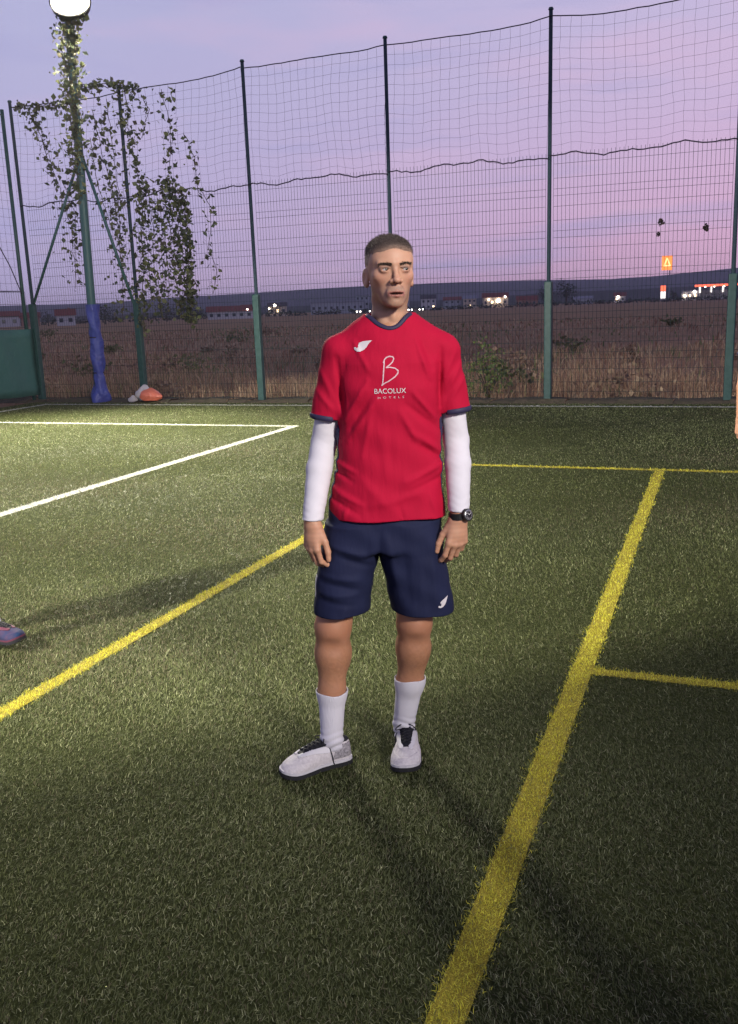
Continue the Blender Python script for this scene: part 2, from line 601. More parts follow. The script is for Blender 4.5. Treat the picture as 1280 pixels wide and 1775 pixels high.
for i in range(len(POSTS) - 1):
    x0, x1 = POSTS[i] + .06, POSTS[i + 1] - .06
    w = MB()
    nv = 42
    ytop = 3.72 + .03 * i / 5
    tilt = BR.uniform(-.008, .008)
    for k in range(nv + 1):
        x = x0 + (x1 - x0) * k / nv
        w.tube([(x, FY, .03), (x + BR.uniform(-.006, .006), FY, 2.0), (x + tilt, FY, ytop)], .0028, 4, False)
    zz = .1
    j = 0
    while zz < ytop:
        for dz in ((0,) if j % 3 else (-.05, .05)):
            w.tube([(x0, FY - .006, zz + dz), ((x0 + x1) / 2, FY - .006 - (.02 if j % 3 == 0 else 0), zz + dz + BR.uniform(-.008, .008)), (x1, FY - .006, zz + dz)], .0026, 4, False)
        zz += .205
        j += 1
    w.build('wire_panel', M_wire, fence, FO)
    # net
    nw = MB()
    nx, nz = 17, 13
    z0 = 3.66 + .03 * i / 5
    zt0, zt1 = TOPS[i] - .10, TOPS[i + 1] - .10
    sag = BR.uniform(.03, .07)
    G = []
    ph = BR.uniform(0, 6)
    for a in range(nx + 1):
        row = []
        fx = a / nx
        ztop = zt0 * (1 - fx) + zt1 * fx - sag * 4 * fx * (1 - fx)
        zbot = z0 + .03 * math.sin(fx * 9 + ph) - .02 * math.sin(fx * 23 + ph)
        for b in range(nz + 1):
            fz = b / nz
            x = x0 - .06 + (x1 - x0 + .12) * fx + .03 * math.sin(fz * 4 + ph) * math.sin(fx * math.pi) + BR.uniform(-.008, .008) + .02 * (1 - fz) * math.sin(fx * 20 + ph)
            row.append((x, FY - .11 + .05 * math.sin(fx * 7 + fz * 5 + ph), zbot + (ztop - zbot) * fz + BR.uniform(-.006, .006) - .03 * math.sin(fx * math.pi) * math.sin(fz * math.pi)))
        G.append(row)
    for a in range(nx + 1):
        nw.tube(G[a], .0019, 3, False)
    for b in range(nz + 1):
        nw.tube([G[a][b] for a in range(nx + 1)], .0019, 3, False)
    nw.build('net', M_net, fence, FO)
    MB().tube([G[a][nz] for a in range(nx + 1)], .0085, 5).build('top_rope', M_rope, fence, FO, smooth=True)
    pts = []
    for a in range(34):
        fx = a / 33
        zb = z0 + .03 * math.sin(fx * 9 + ph) - .02 * math.sin(fx * 23 + ph)
        pts.append((x0 - .06 + (x1 - x0 + .12) * fx, FY - .10, zb + BR.uniform(-.012, .016)))
    MB().tube(pts, .010, 5).build('bottom_rope', M_rope, fence, FO, smooth=True)

# dead leaf clumps hung up in the wire
M_dead = mat('dead_leaf', (.035, .028, .03), .9, .1, attr='tint')
for (x, zz, s, lb) in ((-.97, 2.64, .052, 'upper dark dead leaf clump of a close pair caught in fence wire'), (-1.0, 2.47, .036, 'lower smaller dead leaf clump of a close pair caught in fence wire'),
                      (-.34, 2.52, .055, 'ragged lone dead leaf clump caught in wire near the right fence post')):
    V, F, T = leaf_cloud(40, (0, 0, 0), (s * .8, s * .5, s), s * .9, [(.03, .025, .03), (.05, .035, .03)])
    put('leaf_clump', new_mesh('leaf_clump', V, F, T), M_dead, loc=(x, FY - .02, zz), label=lb, cat='leaves', group='leaf clumps caught in the fence')

# ------------------------------------------------------------------ side fence with green windbreak
M_tarp = mat('green_windbreak', (.050, .145, .120), .65, .35, var=(3, .5, (.07, .155, .135)), bump=(9, .6, .03))
SO = (-12.62, 14.8, 0)
sf = empty('side_fence', SO, label='low fence side with green windbreak sheet at the left edge', cat='fence')
for y in (14.62, 12.1, 9.6):
    MB().tube([(-12.62, y, -.1), (-12.62, y, 5.35)], .034, 8).build('post', M_post, sf, SO, smooth=True)
tp = []
tf = []
ny, nz = 40, 8
for a in range(ny + 1):
    for b in range(nz + 1):
        y = 14.72 - (14.72 - 9.5) * a / ny
        zz = .13 + 1.27 * b / nz
        tp.append((-12.57 + .012 * math.sin(y * 9 + zz * 2) + .015 * math.sin(y * 3.1 + zz * 4), y, zz + .012 * math.sin(y * 2.5)))
for a in range(ny):
    for b in range(nz):
        k = a * (nz + 1) + b
        tf.append((k, k + 1, k + nz + 2, k + nz + 1))
me = new_mesh('windbreak', [Vector(v) - Vector(SO) for v in tp], tf, smooth=True)
o = put('windbreak', me, M_tarp, sf)
sm = o.modifiers.new('thick', 'SOLIDIFY'); sm.thickness = .006
w = MB()
for k in range(84):
    y = 14.70 - k * .062
    w.tube([(-12.63, y, .05), (-12.63, y, 2.1)], .003, 4, False)
for k in range(10):
    w.tube([(-12.63, 14.7, .1 + k * .22), (-12.63, 9.5, .1 + k * .22)], .0034, 4, False)
w.build('wire_panel', M_wire, sf, SO)
w = MB()
for k in range(37):
    y = 14.66 - k * .145
    w.tube([(-12.64, y, 2.1), (-12.64 + .03, y - .03, 3.6), (-12.64, y, 5.25)], .0024, 3, False)
for k in range(22):
    zz = 2.1 + k * .15
    w.tube([(-12.64, 14.66, zz), (-12.6, 13.3, zz - .03), (-12.64, 12.1, zz), (-12.6, 10.7, zz - .03), (-12.64, 9.5, zz)], .0024, 3, False)
w.build('net', M_net, sf, SO)
MB().tube([(-12.63, 14.66, 2.1), (-12.63, 9.5, 2.1)], .009, 5).build('rail', M_rope, sf, SO)
MB().tube([(-12.63, 14.66, 5.26), (-12.63, 13.4, 5.2), (-12.63, 12.1, 5.26), (-12.63, 9.5, 5.26)], .009, 5).build('top_rope', M_rope, sf, SO)
# slack cable hanging beside the corner
MB().tube([(-12.60, 14.58, 2.05), (-12.60, 14.35, 2.55), (-12.60, 14.0, 3.1), (-12.60, 13.2, 4.0)], .010, 5).build('stay_cable', M_rope, sf, SO)

# ------------------------------------------------------------------ floodlight mast
MO = (-11.0, 14.55, 0)
M_mast = mat('mast_paint', (.045, .125, .125), .5, .5, var=(8, .5, (.06, .10, .10)))
M_case = mat('lamp_case', (.05, .05, .055), .5, .5, metal=.3)
M_lit = mat('lit_lens', (1, 1, 1), .3, .5, emit=(1, .90, .62), estr=260)
_nt = M_lit.node_tree          # bright burner in the middle, warm reflector towards the rim
_tc = _nt.nodes.new('ShaderNodeTexCoord'); _sx = _nt.nodes.new('ShaderNodeSeparateXYZ')
_nt.links.new(_tc.outputs['Object'], _sx.inputs[0])
_cx = _nt.nodes.new('ShaderNodeCombineXYZ')
_nt.links.new(_sx.outputs[0], _cx.inputs[0]); _nt.links.new(_sx.outputs[2], _cx.inputs[1])
_ln = _nt.nodes.new('ShaderNodeVectorMath'); _ln.operation = 'LENGTH'
_nt.links.new(_cx.outputs[0], _ln.inputs[0])
_mr = _nt.nodes.new('ShaderNodeMapRange')
_mr.interpolation_type = 'SMOOTHSTEP'
for _i, _v in ((1, .06), (2, .325), (3, 700.0), (4, .9)):
    _mr.inputs[_i].default_value = _v
_nt.links.new(_ln.outputs['Value'], _mr.inputs[0])
_pw = _nt.nodes.new('ShaderNodeMath'); _pw.operation = 'MINIMUM'; _pw.inputs[1].default_value = 700
_nt.links.new(_mr.outputs[0], _pw.inputs[0])
_nt.links.new(_pw.outputs[0], _nt.nodes['Principled BSDF'].inputs['Emission Strength'])
mast = empty('floodlight_mast', MO, label='tall green mast with lit floodlight at top and blue padding round its foot', cat='floodlight')
MB().tube([(-11.03, 14.55, -.2), (-11.0, 14.55, 2.0), (-10.95, 14.55, 4.4), (-10.90, 14.55, 7.6)], [.080, .080, .074, .06], 12).build('pole', M_mast, mast, MO, smooth=True)
MB().tube([(-12.50, 14.76, 1.86), (-11.03, 14.62, 4.35)], .026, 8).build('brace', M_mast, mast, MO, smooth=True)
MB().tube([(-10.93, 14.62, 4.35), (-10.21, 14.74, 1.80)], .028, 8).build('brace', M_mast, mast, MO, smooth=True)
MB().box((-10.90, 14.42, 7.15), (1.0, .06, .08)).build('crossbar', M_mast, mast, MO)
for dx in (.06,):
    hd = MB(); hd.tube([(0, .09, 0), (0, .02, 0), (0, -.08, 0)], [.20, .32, .345], 24)
    h = hd.build('lamp_head', M_case, mast)
    h.location = (.40, -.30, 6.72); h.rotation_euler = (math.radians(-34), 0, math.radians(30))
    ln_ = MB().tube([(0, -.078, 0), (0, -.092, 0), (0, -.105, 0)], [.325, .31, .22], 24).build('lens', M_lit, h)
    MB().tube([(0, .06, .1), (0, .22, .22)], .02, 6).build('bracket', M_case, h)
    fins = MB()
    for k in range(9):
        fins.box((-.16 + k * .04, .10, 0), (.010, .07, .26))
    fins.build('heat_sink', M_case, h)
# blue padding: lumpy wrapped tarp
M_pad = mat('blue_padding', (.045, .065, .30), .45, .5, var=(7, .6, (.07, .07, .25)), bump=(14, .9, .03))
pv, pf = [], []
nr, na = 34, 28
for a in range(nr + 1):
    zz = 1.80 * a / nr
    for b in range(na):
        an = 2 * math.pi * b / na
        r = .112 + .014 * math.sin(zz * 7 + an * 2) + .012 * math.sin(zz * 17 + an * 3) + .006 * math.sin(an * 7 + zz * 5) + (.03 * max(0, .35 - zz) / .35) * (1 + math.sin(an * 3))
        r += .035 * math.exp(-((zz - .12) / .12) ** 2)
        r -= .02 * math.exp(-((zz - 1.2) / .03) ** 2) + .022 * math.exp(-((zz - .55) / .03) ** 2)
        pv.append((-.03 + .02 * zz + .02 * math.sin(zz * 2.2) + r * math.cos(an) + .02, r * math.sin(an), zz))
for a in range(nr):
    for b in range(na):
        pf.append((a * na + b, a * na + (b + 1) % na, (a + 1) * na + (b + 1) % na, (a + 1) * na + b))
pad = put('padding', new_mesh('padding', pv, pf, smooth=True), M_pad, mast)
for zz in (.55, 1.2):
    MB().tube([(.098 * math.cos(k * .524) + .01, .098 * math.sin(k * .524), zz) for k in range(13)], .012, 5).build('strap', M_rope, pad)

# ------------------------------------------------------------------ climbing vines on the net round the mast
GREENS = [(.10, .12, .07), (.14, .16, .07), (.07, .085, .06), (.19, .20, .09), (.12, .11, .075)]


def vine(label, strands, y=14.72, size=.10):
    """strands: (points (x,z), leaves per metre, spread)"""
    bx = strands[0][0][-1][0]
    org = Vector((bx, y, 0))
    v = empty('climbing_vine', org, label=label, cat='vine', group='vines on the corner netting')
    st = MB()
    LP = []
    for pts, dens, spread in strands:
        fine = []
        for (xa, za), (xb, zb) in zip(pts[:-1], pts[1:]):
            k = max(2, int(math.hypot(xb - xa, zb - za) / .12))
            for q in range(k):
                f_ = q / k
                fine.append(Vector((xa + (xb - xa) * f_ + random.uniform(-.025, .025), y + random.uniform(-.02, .02), za + (zb - za) * f_ + random.uniform(-.02, .02))) - org)
        fine.append(Vector((pts[-1][0], y, pts[-1][1])) - org)
        st.tube(fine, .006, 4)
        for a, b in zip(fine[:-1], fine[1:]):
            L = (b - a).length
            nl = int(L * dens * 1.35 + random.random())
            for _ in range(nl):
                p = a.lerp(b, random.random())
                LP.append((p.x + random.gauss(0, spread), p.y + random.gauss(0, .05), p.z + random.gauss(0, .05)))
    st.build('stem', M_bark, v)
    V, F, T = leaves(np.array(LP), size, GREENS)
    put('foliage', new_mesh('foliage', V, F, T), M_leaf, v, kind='stuff')


vine('thick vine climbing the floodlight mast up to the lit lamp', [
    ([(-10.62, 6.75), (-10.66, 6.2), (-10.70, 5.6), (-10.76, 4.9), (-10.80, 4.1)], 110, .13),
    ([(-10.72, 6.5), (-10.80, 5.7), (-10.82, 5.0)], 70, .09),
    ([(-10.52, 6.6), (-10.55, 6.0), (-10.66, 4.8), (-10.75, 3.6)], 70, .09),
    ([(-10.50, 6.85), (-10.45, 6.5), (-10.55, 6.1)], 60, .10)], 14.16, .10)
vine('sparse vine trailing down the net left of the floodlight mast', [
    ([(-12.42, 5.38), (-11.9, 5.32), (-11.13, 5.34)], 70, .06),
    ([(-12.1, 5.25), (-11.78, 4.6), (-11.6, 3.9), (-11.42, 3.15), (-11.45, 2.1)], 34, .13),
    ([(-11.95, 5.2), (-11.85, 4.7), (-11.72, 4.2)], 34, .10),
    ([(-11.5, 4.0), (-11.3, 3.4), (-11.4, 2.6)], 26, .10)])
vine('loose vine on the net between the mast and the next fence post', [
    ([(-10.97, 5.55), (-10.48, 5.56), (-10.06, 5.50), (-9.71, 5.40)], 85, .09),
    ([(-10.73, 5.2), (-10.56, 4.3), (-10.44, 3.7), (-10.36, 3.0), (-10.40, 2.3), (-10.45, 1.5)], 52, .13),
    ([(-10.4, 5.3), (-10.35, 4.5), (-10.3, 3.7), (-10.4, 2.6)], 44, .12),
    ([(-10.8, 4.7), (-10.7, 3.7), (-10.55, 3.2)], 30, .10)])
vine('dense curtain of vine leaves hanging on the wire right of the second post', [
    ([(-10.0, 5.45), (-9.98, 4.7), (-9.88, 4.0), (-9.85, 3.4), (-9.95, 2.4), (-10.0, 1.3)], 75, .08),
    ([(-9.67, 5.3), (-9.54, 5.06), (-9.73, 4.6)], 36, .06),
    ([(-9.25, 5.36), (-9.13, 4.74), (-9.2, 4.2), (-9.25, 3.7), (-9.3, 2.8), (-9.2, 1.5)], 50, .10),
    ([(-9.7, 3.9), (-9.65, 3.1), (-9.7, 2.3), (-9.6, 1.5)], 95, .12),
    ([(-9.35, 3.9), (-9.15, 3.4), (-9.08, 2.5), (-9.05, 1.45)], 150, .11),
    ([(-9.0, 3.7), (-8.95, 2.9), (-8.98, 2.0), (-9.0, 1.4)], 105, .05),
    ([(-9.5, 3.6), (-9.4, 2.7), (-9.45, 1.8)], 70, .13)])
vine('thin stray vine strands dangling at the right edge of the leaf curtain', [
    ([(-8.85, 4.6), (-8.72, 4.2), (-8.66, 3.6)], 22, .04),
    ([(-8.66, 3.7), (-8.42, 3.35), (-8.55, 2.7), (-8.42, 2.3), (-8.52, 1.9)], 20, .07)])

# ------------------------------------------------------------------ crumpled plastic bag by the fence
M_bagw = mat('white_plastic', (.55, .50, .48), .35, .5)
M_bago = mat('orange_plastic', (.62, .16, .09), .35, .5)
bag = empty('plastic_bag', (-10.0, 14.50, 0.0), label='crumpled orange and white plastic bag lying at the foot of the fence', cat='bag')
for nm, m_, c, r, sd in (('orange_side', M_bago, (.14, 0, .10), (.24, .16, .15), 1), ('white_side', M_bagw, (-.02, .03, .14), (.20, .13, .17), 2), ('white_handle', M_bagw, (-.23, -.02, .06), (.12, .07, .07), 3)):
    bm = bmesh.new()
    bmesh.ops.create_icosphere(bm, subdivisions=3, radius=1)
    rr = random.Random(sd)
    ax = [Vector((rr.uniform(-1, 1), rr.uniform(-1, 1), rr.uniform(-1, 1))).normalized() for _ in range(9)]
    for v in bm.verts:
        k = 1 - .28 * sum(max(0, v.co.dot(a) - .55) for a in ax) * 2 + rr.uniform(-.05, .05)
        v.co = Vector((v.co.x * r[0], v.co.y * r[1], max(v.co.z * r[2] * (1.25 - .5 * abs(v.co.x)), -c[2] + .005))) * k + Vector(c)
        v.co.z = max(v.co.z, .006)
    me = bpy.data.meshes.new(nm); bm.to_mesh(me); bm.free()
    put(nm, me, m_, bag)

# ------------------------------------------------------------------ far background: hills, road, town
M_hill = mat('far_hill', (.125, .125, .150), 1, .0, var=(.006, .9, (.095, .10, .115)), bump=(.02, 1, 6))
M_hill2 = mat('near_hill', (.08, .08, .085), 1, .0, var=(.01, .9, (.055, .06, .055)), bump=(.03, 1, 4))


def ridge(name, prof, depth, m_, rough, base=-3):
    pv_, pf_ = [], []
    sub = 6
    pts = []
    for (xa, ya, za), (xb, yb, zb) in zip(prof[:-1], prof[1:]):
        for k in range(sub):
            f_ = k / sub
            pts.append((xa + (xb - xa) * f_, ya + (yb - ya) * f_, za + (zb - za) * f_ + random.uniform(-rough, rough)))
    pts.append(prof[-1])
    for (x, y, zz) in pts:
        l = math.hypot(x, y)
        for f_, hz in ((1 - depth, base), (1 - depth * .6, base + (zz - base) * .45), (1 - depth * .25, base + (zz - base) * .85), (1, zz), (1.2, base)):
            pv_.append((x * f_, y * f_, hz + (random.uniform(-rough, rough) if 0 < f_ < 1 - depth * .2 and hz > base else 0)))
    for i in range(len(pts) - 1):
        for j in range(4):
            a = i * 5 + j
            pf_.append((a, a + 5, a + 6, a + 1))
    put(name, new_mesh(name, pv_, pf_, smooth=True), m_, kind='structure')


R_ = [(-1950, 300, 30), (-1700, 800, 33), (-1334.9, 1207.5, 33), (-1205.9, 1336.3, 28.8), (-1068.2, 1448.8, 28.2), (-973.9, 1513.7, 33.8), (-873.5, 1573.9, 36.3), (-656.9, 1675.8, 43.1),
      (-470.8, 1737.3, 43.5), (-304.1, 1774.1, 41), (-211.5, 1787.5, 38.3), (-130.9, 1795.2, 40), (14.5, 1799.9, 48.3), (211.7, 1787.5, 50), (600, 1700, 44), (1300, 1300, 40)]
ridge('hills', R_, .45, M_hill, .35)
ridge('lower_hills', [(x * .5, y * .5, (zz - 8) * .19 + (4.0 if x > -330 else 0)) for (x, y, zz) in R_], .16, M_hill2, .25, -1)

M_road = mat('far_road', (.23, .21, .22), .9, .1)
rd = MB()
rd.add([(-420, 262, -.05), (120, 330, -.05), (120, 336, -.05), (-420, 268, -.05)], [(0, 1, 2, 3)])
rd.build('road', M_road, kind='structure')

M_wall = {'white': mat('white_render', (.50, .48, .49), .8, .2, var=(.6, .5, (.5, .48, .48))), 'cream': mat('cream_render', (.55, .45, .36), .8, .2, var=(.6, .5, (.45, .38, .3))),
          'grey': mat('grey_cladding', (.33, .34, .39), .7, .3, var=(.5, .5, (.28, .29, .33))), 'brick': mat('brick_wall', (.33, .18, .14), .85, .2, var=(1.5, .5, (.26, .14, .11)))}
M_roof = {'red': mat('red_roof', (.20, .055, .045), .8, .2, var=(1.5, .6, (.14, .05, .045))), 'dark': mat('dark_roof', (.07, .06, .07), .8, .2), 'grey': mat('grey_roof', (.22, .22, .26), .7, .2)}
M_glass = mat('dark_pane', (.02, .025, .04), .1, .6)
M_winlit = mat('lit_window', (.8, .6, .4), .5, .3, emit=(1, .72, .42), estr=4.0)
M_lamp = mat('lit_lamp', (1, 1, 1), .4, .3, emit=(1, .88, .72), estr=16)
M_redlit = mat('red_lit_fascia', (.8, .08, .04), .4, .3, emit=(1, .13, .06), estr=2.2)
M_orange = mat('orange_lit_sign', (.9, .3, .08), .4, .3, emit=(1, .27, .06), estr=1.5)
M_pale = mat('pale_lit_sign', (.9, .6, .3), .4, .3, emit=(1, .55, .22), estr=2.0)
M_whitelit = mat('white_lit_panel', (.9, .9, .9), .4, .3, emit=(1, .9, .82), estr=1.6)


def house(label, x, y, wx, dy, h, roof_h, wall, roof, nwin=4, rows=1, lit=(), rz=None, flat=False, cat='house', lamps=(), z0=-.1, name='house', chimney=False):
    rz = math.atan2(-x, y) if rz is None else rz
    b = empty(name, (x, y, z0), rz, label=label, cat=cat)
    MB().box((0, 0, h / 2), (wx, dy, h)).build('wall', M_wall[wall], b)
    if flat:
        rf = MB().box((0, 0, h + roof_h / 2), (wx + .5, dy + .5, roof_h)).build('roof', M_roof[roof], b)
    else:
        e = .4
        rf = MB().add([(-wx / 2 - e, -dy / 2 - e, h), (wx / 2 + e, -dy / 2 - e, h), (wx / 2 + e, dy / 2 + e, h), (-wx / 2 - e, dy / 2 + e, h), (-wx / 2 - e, 0, h + roof_h), (wx / 2 + e, 0, h + roof_h)],
                      [(0, 1, 5, 4), (2, 3, 4, 5), (0, 4, 3), (1, 2, 5), (3, 2, 1, 0)]).build('roof', M_roof[roof], b)
    if chimney:
        MB().box((wx * .2, .6, h + roof_h * .8), (.5, .5, 1.3)).build('chimney', M_wall['brick'], rf)
    for r in range(rows):
        for k in range(nwin):
            xx = -wx / 2 + wx * (k + .5) / nwin
            zz = h * (r + .55) / rows
            w_ = MB().box((xx, -dy / 2 - .02, zz), (min(1.1, wx / nwin * .5), .12, min(1.2, h / rows * .45))).build('window', M_wall['grey'], b)
            MB().box((xx, -dy / 2 - .09, zz), (min(.95, wx / nwin * .42), .03, min(1.05, h / rows * .38))).build('pane', M_winlit if (r * nwin + k) in lit else M_glass, w_)
    for (lx, lz, s) in lamps:
        MB().tube([(lx, -dy / 2 - .5 - s, lz), (lx, -dy / 2 - .5, lz), (lx, -dy / 2 - .5 + s, lz)], [s * .4, s, s * .4], 8).build('wall_lamp', M_lamp, b)
        MB().tube([(lx, -dy / 2 - .5, lz + s), (lx, -dy / 2, lz + s * 1.2)], .06, 4).build('lamp_arm', M_roof['dark'], b)
    return b


house('low white hall with dark red roof left of the first bare fence post', -136.3, 244.6, 13, 7, 2.2, 1.6, 'white', 'red', 6, cat='hall', name='hall', lamps=[(5.0, 2.6, .22)])
house('white gabled house with red roof behind the left net', -162.2, 203.2, 4.6, 6, 2.6, 1.7, 'white', 'red', 2, chimney=True)
house('pale house with red roof peeping over the green windbreak at far left', -199.5, 224.1, 6, 6, 3.0, 1.6, 'white', 'red', 2)
house('brownish house half hidden beside the corner post', -183.0, 214.0, 5, 5, 2.4, 1.5, 'brick', 'red', 2)
house('long low grey industrial hall left of the man', -146.5, 350.6, 21, 10, 4.3, .5, 'grey', 'grey', 9, flat=True, cat='hall', name='hall')
house('short grey tower block beside the long hall by the man\'s neck', -137.1, 354.4, 5.2, 5, 6.6, .4, 'grey', 'grey', 3, 3, flat=True, cat='building', name='building')
house('small cream building with bright lamps behind the left fence bay', -163.0, 330.0, 7, 6, 3.6, 1.5, 'cream', 'dark', 3, lit=(1,), lamps=[(-1.0, 4.0, .52), (-3.2, 2.9, .30)], cat='building', name='building')
house('dark roofed house with one lamp between hall and cream building', -178.0, 335.0, 6, 6, 3.2, 1.6, 'grey', 'red', 2, lamps=[(2.0, 4.3, .26)])
for i, (x, y, w_, h_, wl_, rf_, lit_, lb) in enumerate([
        (-146.0, 427.0, 9, 6.2, 'grey', 'grey', (), 'grey house with pale roof nearest the man\'s left shoulder'),
        (-133.0, 431.0, 7, 7.0, 'white', 'dark', (2,), 'tall white house right of the man\'s face, one window lit'),
        (-121.0, 430.0, 8, 5.6, 'grey', 'red', (), 'grey house with red roof in the middle of the far row'),
        (-112.0, 428.0, 6, 6.0, 'cream', 'grey', (1,), 'cream house just left of the brightly lit house')]):
    house(lb, x, y, w_, 7, h_ * .72, h_ * .28, wl_, rf_, 3, 2, lit_)
house('brightly lit house with glowing lamps right of the man\'s shoulder', -95.5, 409.0, 11, 7, 4.4, 2.0, 'cream', 'red', 4, 1, (1, 2), lamps=[(1.3, 2.9, .85), (-2.8, 3.6, .4), (4.2, 4.6, .4)])
house('low dark red roofed house right of the brightly lit house', -82.0, 412.0, 9, 6, 2.8, 1.8, 'brick', 'red', 3)
house('small white lit house right of the tall dark tree', -49.4, 477.4, 5.4, 6, 3.2, 1.8, 'white', 'red', 2, 1, (0,), lamps=[(-.8, 2.9, .55)])
house('grey shed with pale roof beside the dark tree', -66.0, 470.0, 9, 6, 2.6, 1.3, 'grey', 'grey', 2)
house('white lit kiosk beside the petrol station canopy', -16.7, 469.7, 7, 6, 4.0, .5, 'white', 'grey', 3, 1, (0, 1, 2), flat=True, cat='kiosk', name='kiosk', lamps=[(2.0, 3.9, .62), (-2.2, 2.2, .5)])
# petrol station
gs = empty('petrol_station', (-5.0, 470.0, -.1), .01, label='petrol station with red lit canopy at the far right', cat='station')
can = MB().box((0, 0, 6.5), (19, 9, 1.0)).build('canopy', M_wall['white'], gs)
MB().box((0, -4.55, 6.5), (19.1, .12, .85)).build('fascia', M_redlit, can)
for x in (-7.5, -2.6, 2.6, 7.5):
    MB().box((x, -2.5, 3.0), (.5, .5, 6.0)).build('column', M_wall['white'], gs)
    MB().box((x + .2, -3.2, 4.6), (.8, .5, 2.6)).build('lit_panel', M_whitelit, gs)
MB().box((0, 5.5, 2.2), (16, 4, 4.4)).build('shop', M_wall['grey'], gs)
for x in (-5, -1, 3.2, 6.8):
    MB().tube([(x, -4.8, 5.7), (x, -4.8, 6.0)], .3, 8).build('canopy_lamp', M_lamp, gs)
# roadside totem
tt_ = empty('price_totem', (-28.7, 469.1, -.1), .05, label='narrow lit red and white price totem left of the petrol station', cat='sign')
MB().box((0, 0, 3.7), (2.4, .6, 7.4)).build('body', M_wall['white'], tt_)
MB().box((0, -.35, 6.0), (2.2, .1, 2.4)).build('red_panel', M_redlit, tt_)
MB().box((0, -.35, 2.9), (2.2, .1, 3.2)).build('white_panel', M_whitelit, tt_)
# tall orange sign
ps = empty('pole_sign', (-25.0, 429.2, -.1), .06, label='orange lit square sign on a tall pole above the far hill', cat='sign')
MB().tube([(1.2, 0, 0), (1.2, 0, 13.5)], .22, 8).build('pole', M_roof['grey'], ps)
MB().box((0, 0, 16.2), (4.4, .7, 6.0)).build('sign_box', M_orange, ps)
for a, b in (((-1.3, 14.8), (0, 18.2)), ((0, 18.2), (1.3, 14.8)), ((-1.2, 15.0), (1.2, 15.0))):
    MB().tube([(a[0], -.42, a[1]), (b[0], -.42, b[1])], .26, 6).build('emblem_stroke', M_pale, ps)
# cars on the road with headlights on
M_car = [mat('car_paint', c, .35, .5) for c in ((.30, .30, .33), (.06, .06, .08), (.35, .35, .35), (.12, .04, .04), (.2, .22, .26), (.05, .06, .1))]
M_tyre = mat('tyre', (.02, .02, .02), .9, .1)
CARS = [(-116.8, 298.2, 'first'), (-112.5, 299.2, 'second'), (-106.5, 300.2, 'third'), (-102.8, 300.5, 'fourth'), (-99.3, 300.9, 'fifth'), (-95.5, 301.2, 'sixth')]
for i, (x, y, o_) in enumerate(CARS):
    c = empty('parked_car', (x, y, -.08), math.atan2(-x, y), label=f'{o_} from the left of the distant cars with headlights on', cat='car', group='distant cars with headlights on')
    MB().box((0, 0, .62), (1.75, 4.2, .62), taper=.95).box((0, .3, 1.15), (1.5, 2.2, .5), taper=.8).build('body', M_car[i], c)
    for sx in (-.72, .72):
        for sy in (-1.3, 1.3):
            MB().tube([(sx - .1, sy, .32), (sx + .1, sy, .32)], .32, 10).build('wheel', M_tyre, c)
        MB().tube([(sx * .78, -2.06, .68), (sx * .78, -2.16, .68)], .20, 8).build('headlight', M_lamp, c)

# trees in the middle distance
def tree(label, x, y, h, r, dark=1.0, n=420):
    t = empty('tree', (x, y, -.1), label=label, cat='tree', group='trees along the far edge of the field')
    MB().tube([(0, 0, 0), (.1, 0, h * .3), (0, .1, h * .6), (.1, 0, h * .85)], [.05 * h, .04 * h, .025 * h, .01 * h], 6).build('trunk', M_bark, t)
    Vs_, Fs_, Ts_ = [], [], []
    of = 0
    for k in range(5):
        a = k * 2.4
        V, F, T = leaf_cloud(n // 5, (r * .4 * math.cos(a), r * .4 * math.sin(a), h * (.45 + .11 * k)), (r * (.75 - .07 * k), r * .7, h * .24), h * .09, [(.035 * dark, .045 * dark, .03 * dark), (.055 * dark, .06 * dark, .035 * dark), (.025, .03, .028)])
        Vs_.append(V); Fs_.append(F + of); Ts_.append(T); of += len(V)
    put('crown', new_mesh('crown', np.concatenate(Vs_), np.concatenate(Fs_), np.concatenate(Ts_)), M_leaf, t)


tree('tall dark tree just right of the third bare fence post', -62.0, 392.0, 9.0, 5.5)
tree('round dark tree left of the tall one behind the fence post', -70.5, 392.0, 6.5, 4.0)
tree('bushy tree standing left of the white gabled house', -172.0, 208.0, 3.6, 2.6)
tree('bushy tree right of the white gabled house behind the mast', -152.0, 206.0, 4.6, 3.4)
tree('dark tree behind the vine curtain', -143.5, 222.0, 4.2, 3.2)
tree('small tree left of the low white hall', -142.0, 236.0, 3.6, 2.4)
tree('dark bush in front of the petrol station shop', -5.0, 455.0, 3.2, 6.0)
tree('dark tree between the kiosk and the price totem', -23.5, 460.0, 4.2, 2.4)
tree('low bushy tree between the low white hall and cream building', -158.0, 318.0, 4.0, 4.5)
# far hedge line along the field edge
Vs_, Fs_, Ts_ = [], [], []
of = 0
for k in range(150):
    f_ = k / 149
    x = -235 + 290 * f_ + random.uniform(-1, 1)
    y = 232 + 175 * min(1, f_ * 1.5) + random.uniform(-3, 3)
    hh = random.uniform(.8, 2.4)
    V, F, T = leaf_cloud(36, (x, y, hh * .4), (2.2, 1.5, hh * .6), .8, [(.035, .04, .03), (.06, .055, .045), (.045, .04, .04)])
    Vs_.append(V); Fs_.append(F + of); Ts_.append(T); of += len(V)
put('hedge_line', new_mesh('hedge_line', np.concatenate(Vs_), np.concatenate(Fs_), np.concatenate(Ts_)), M_leaf, kind='stuff')

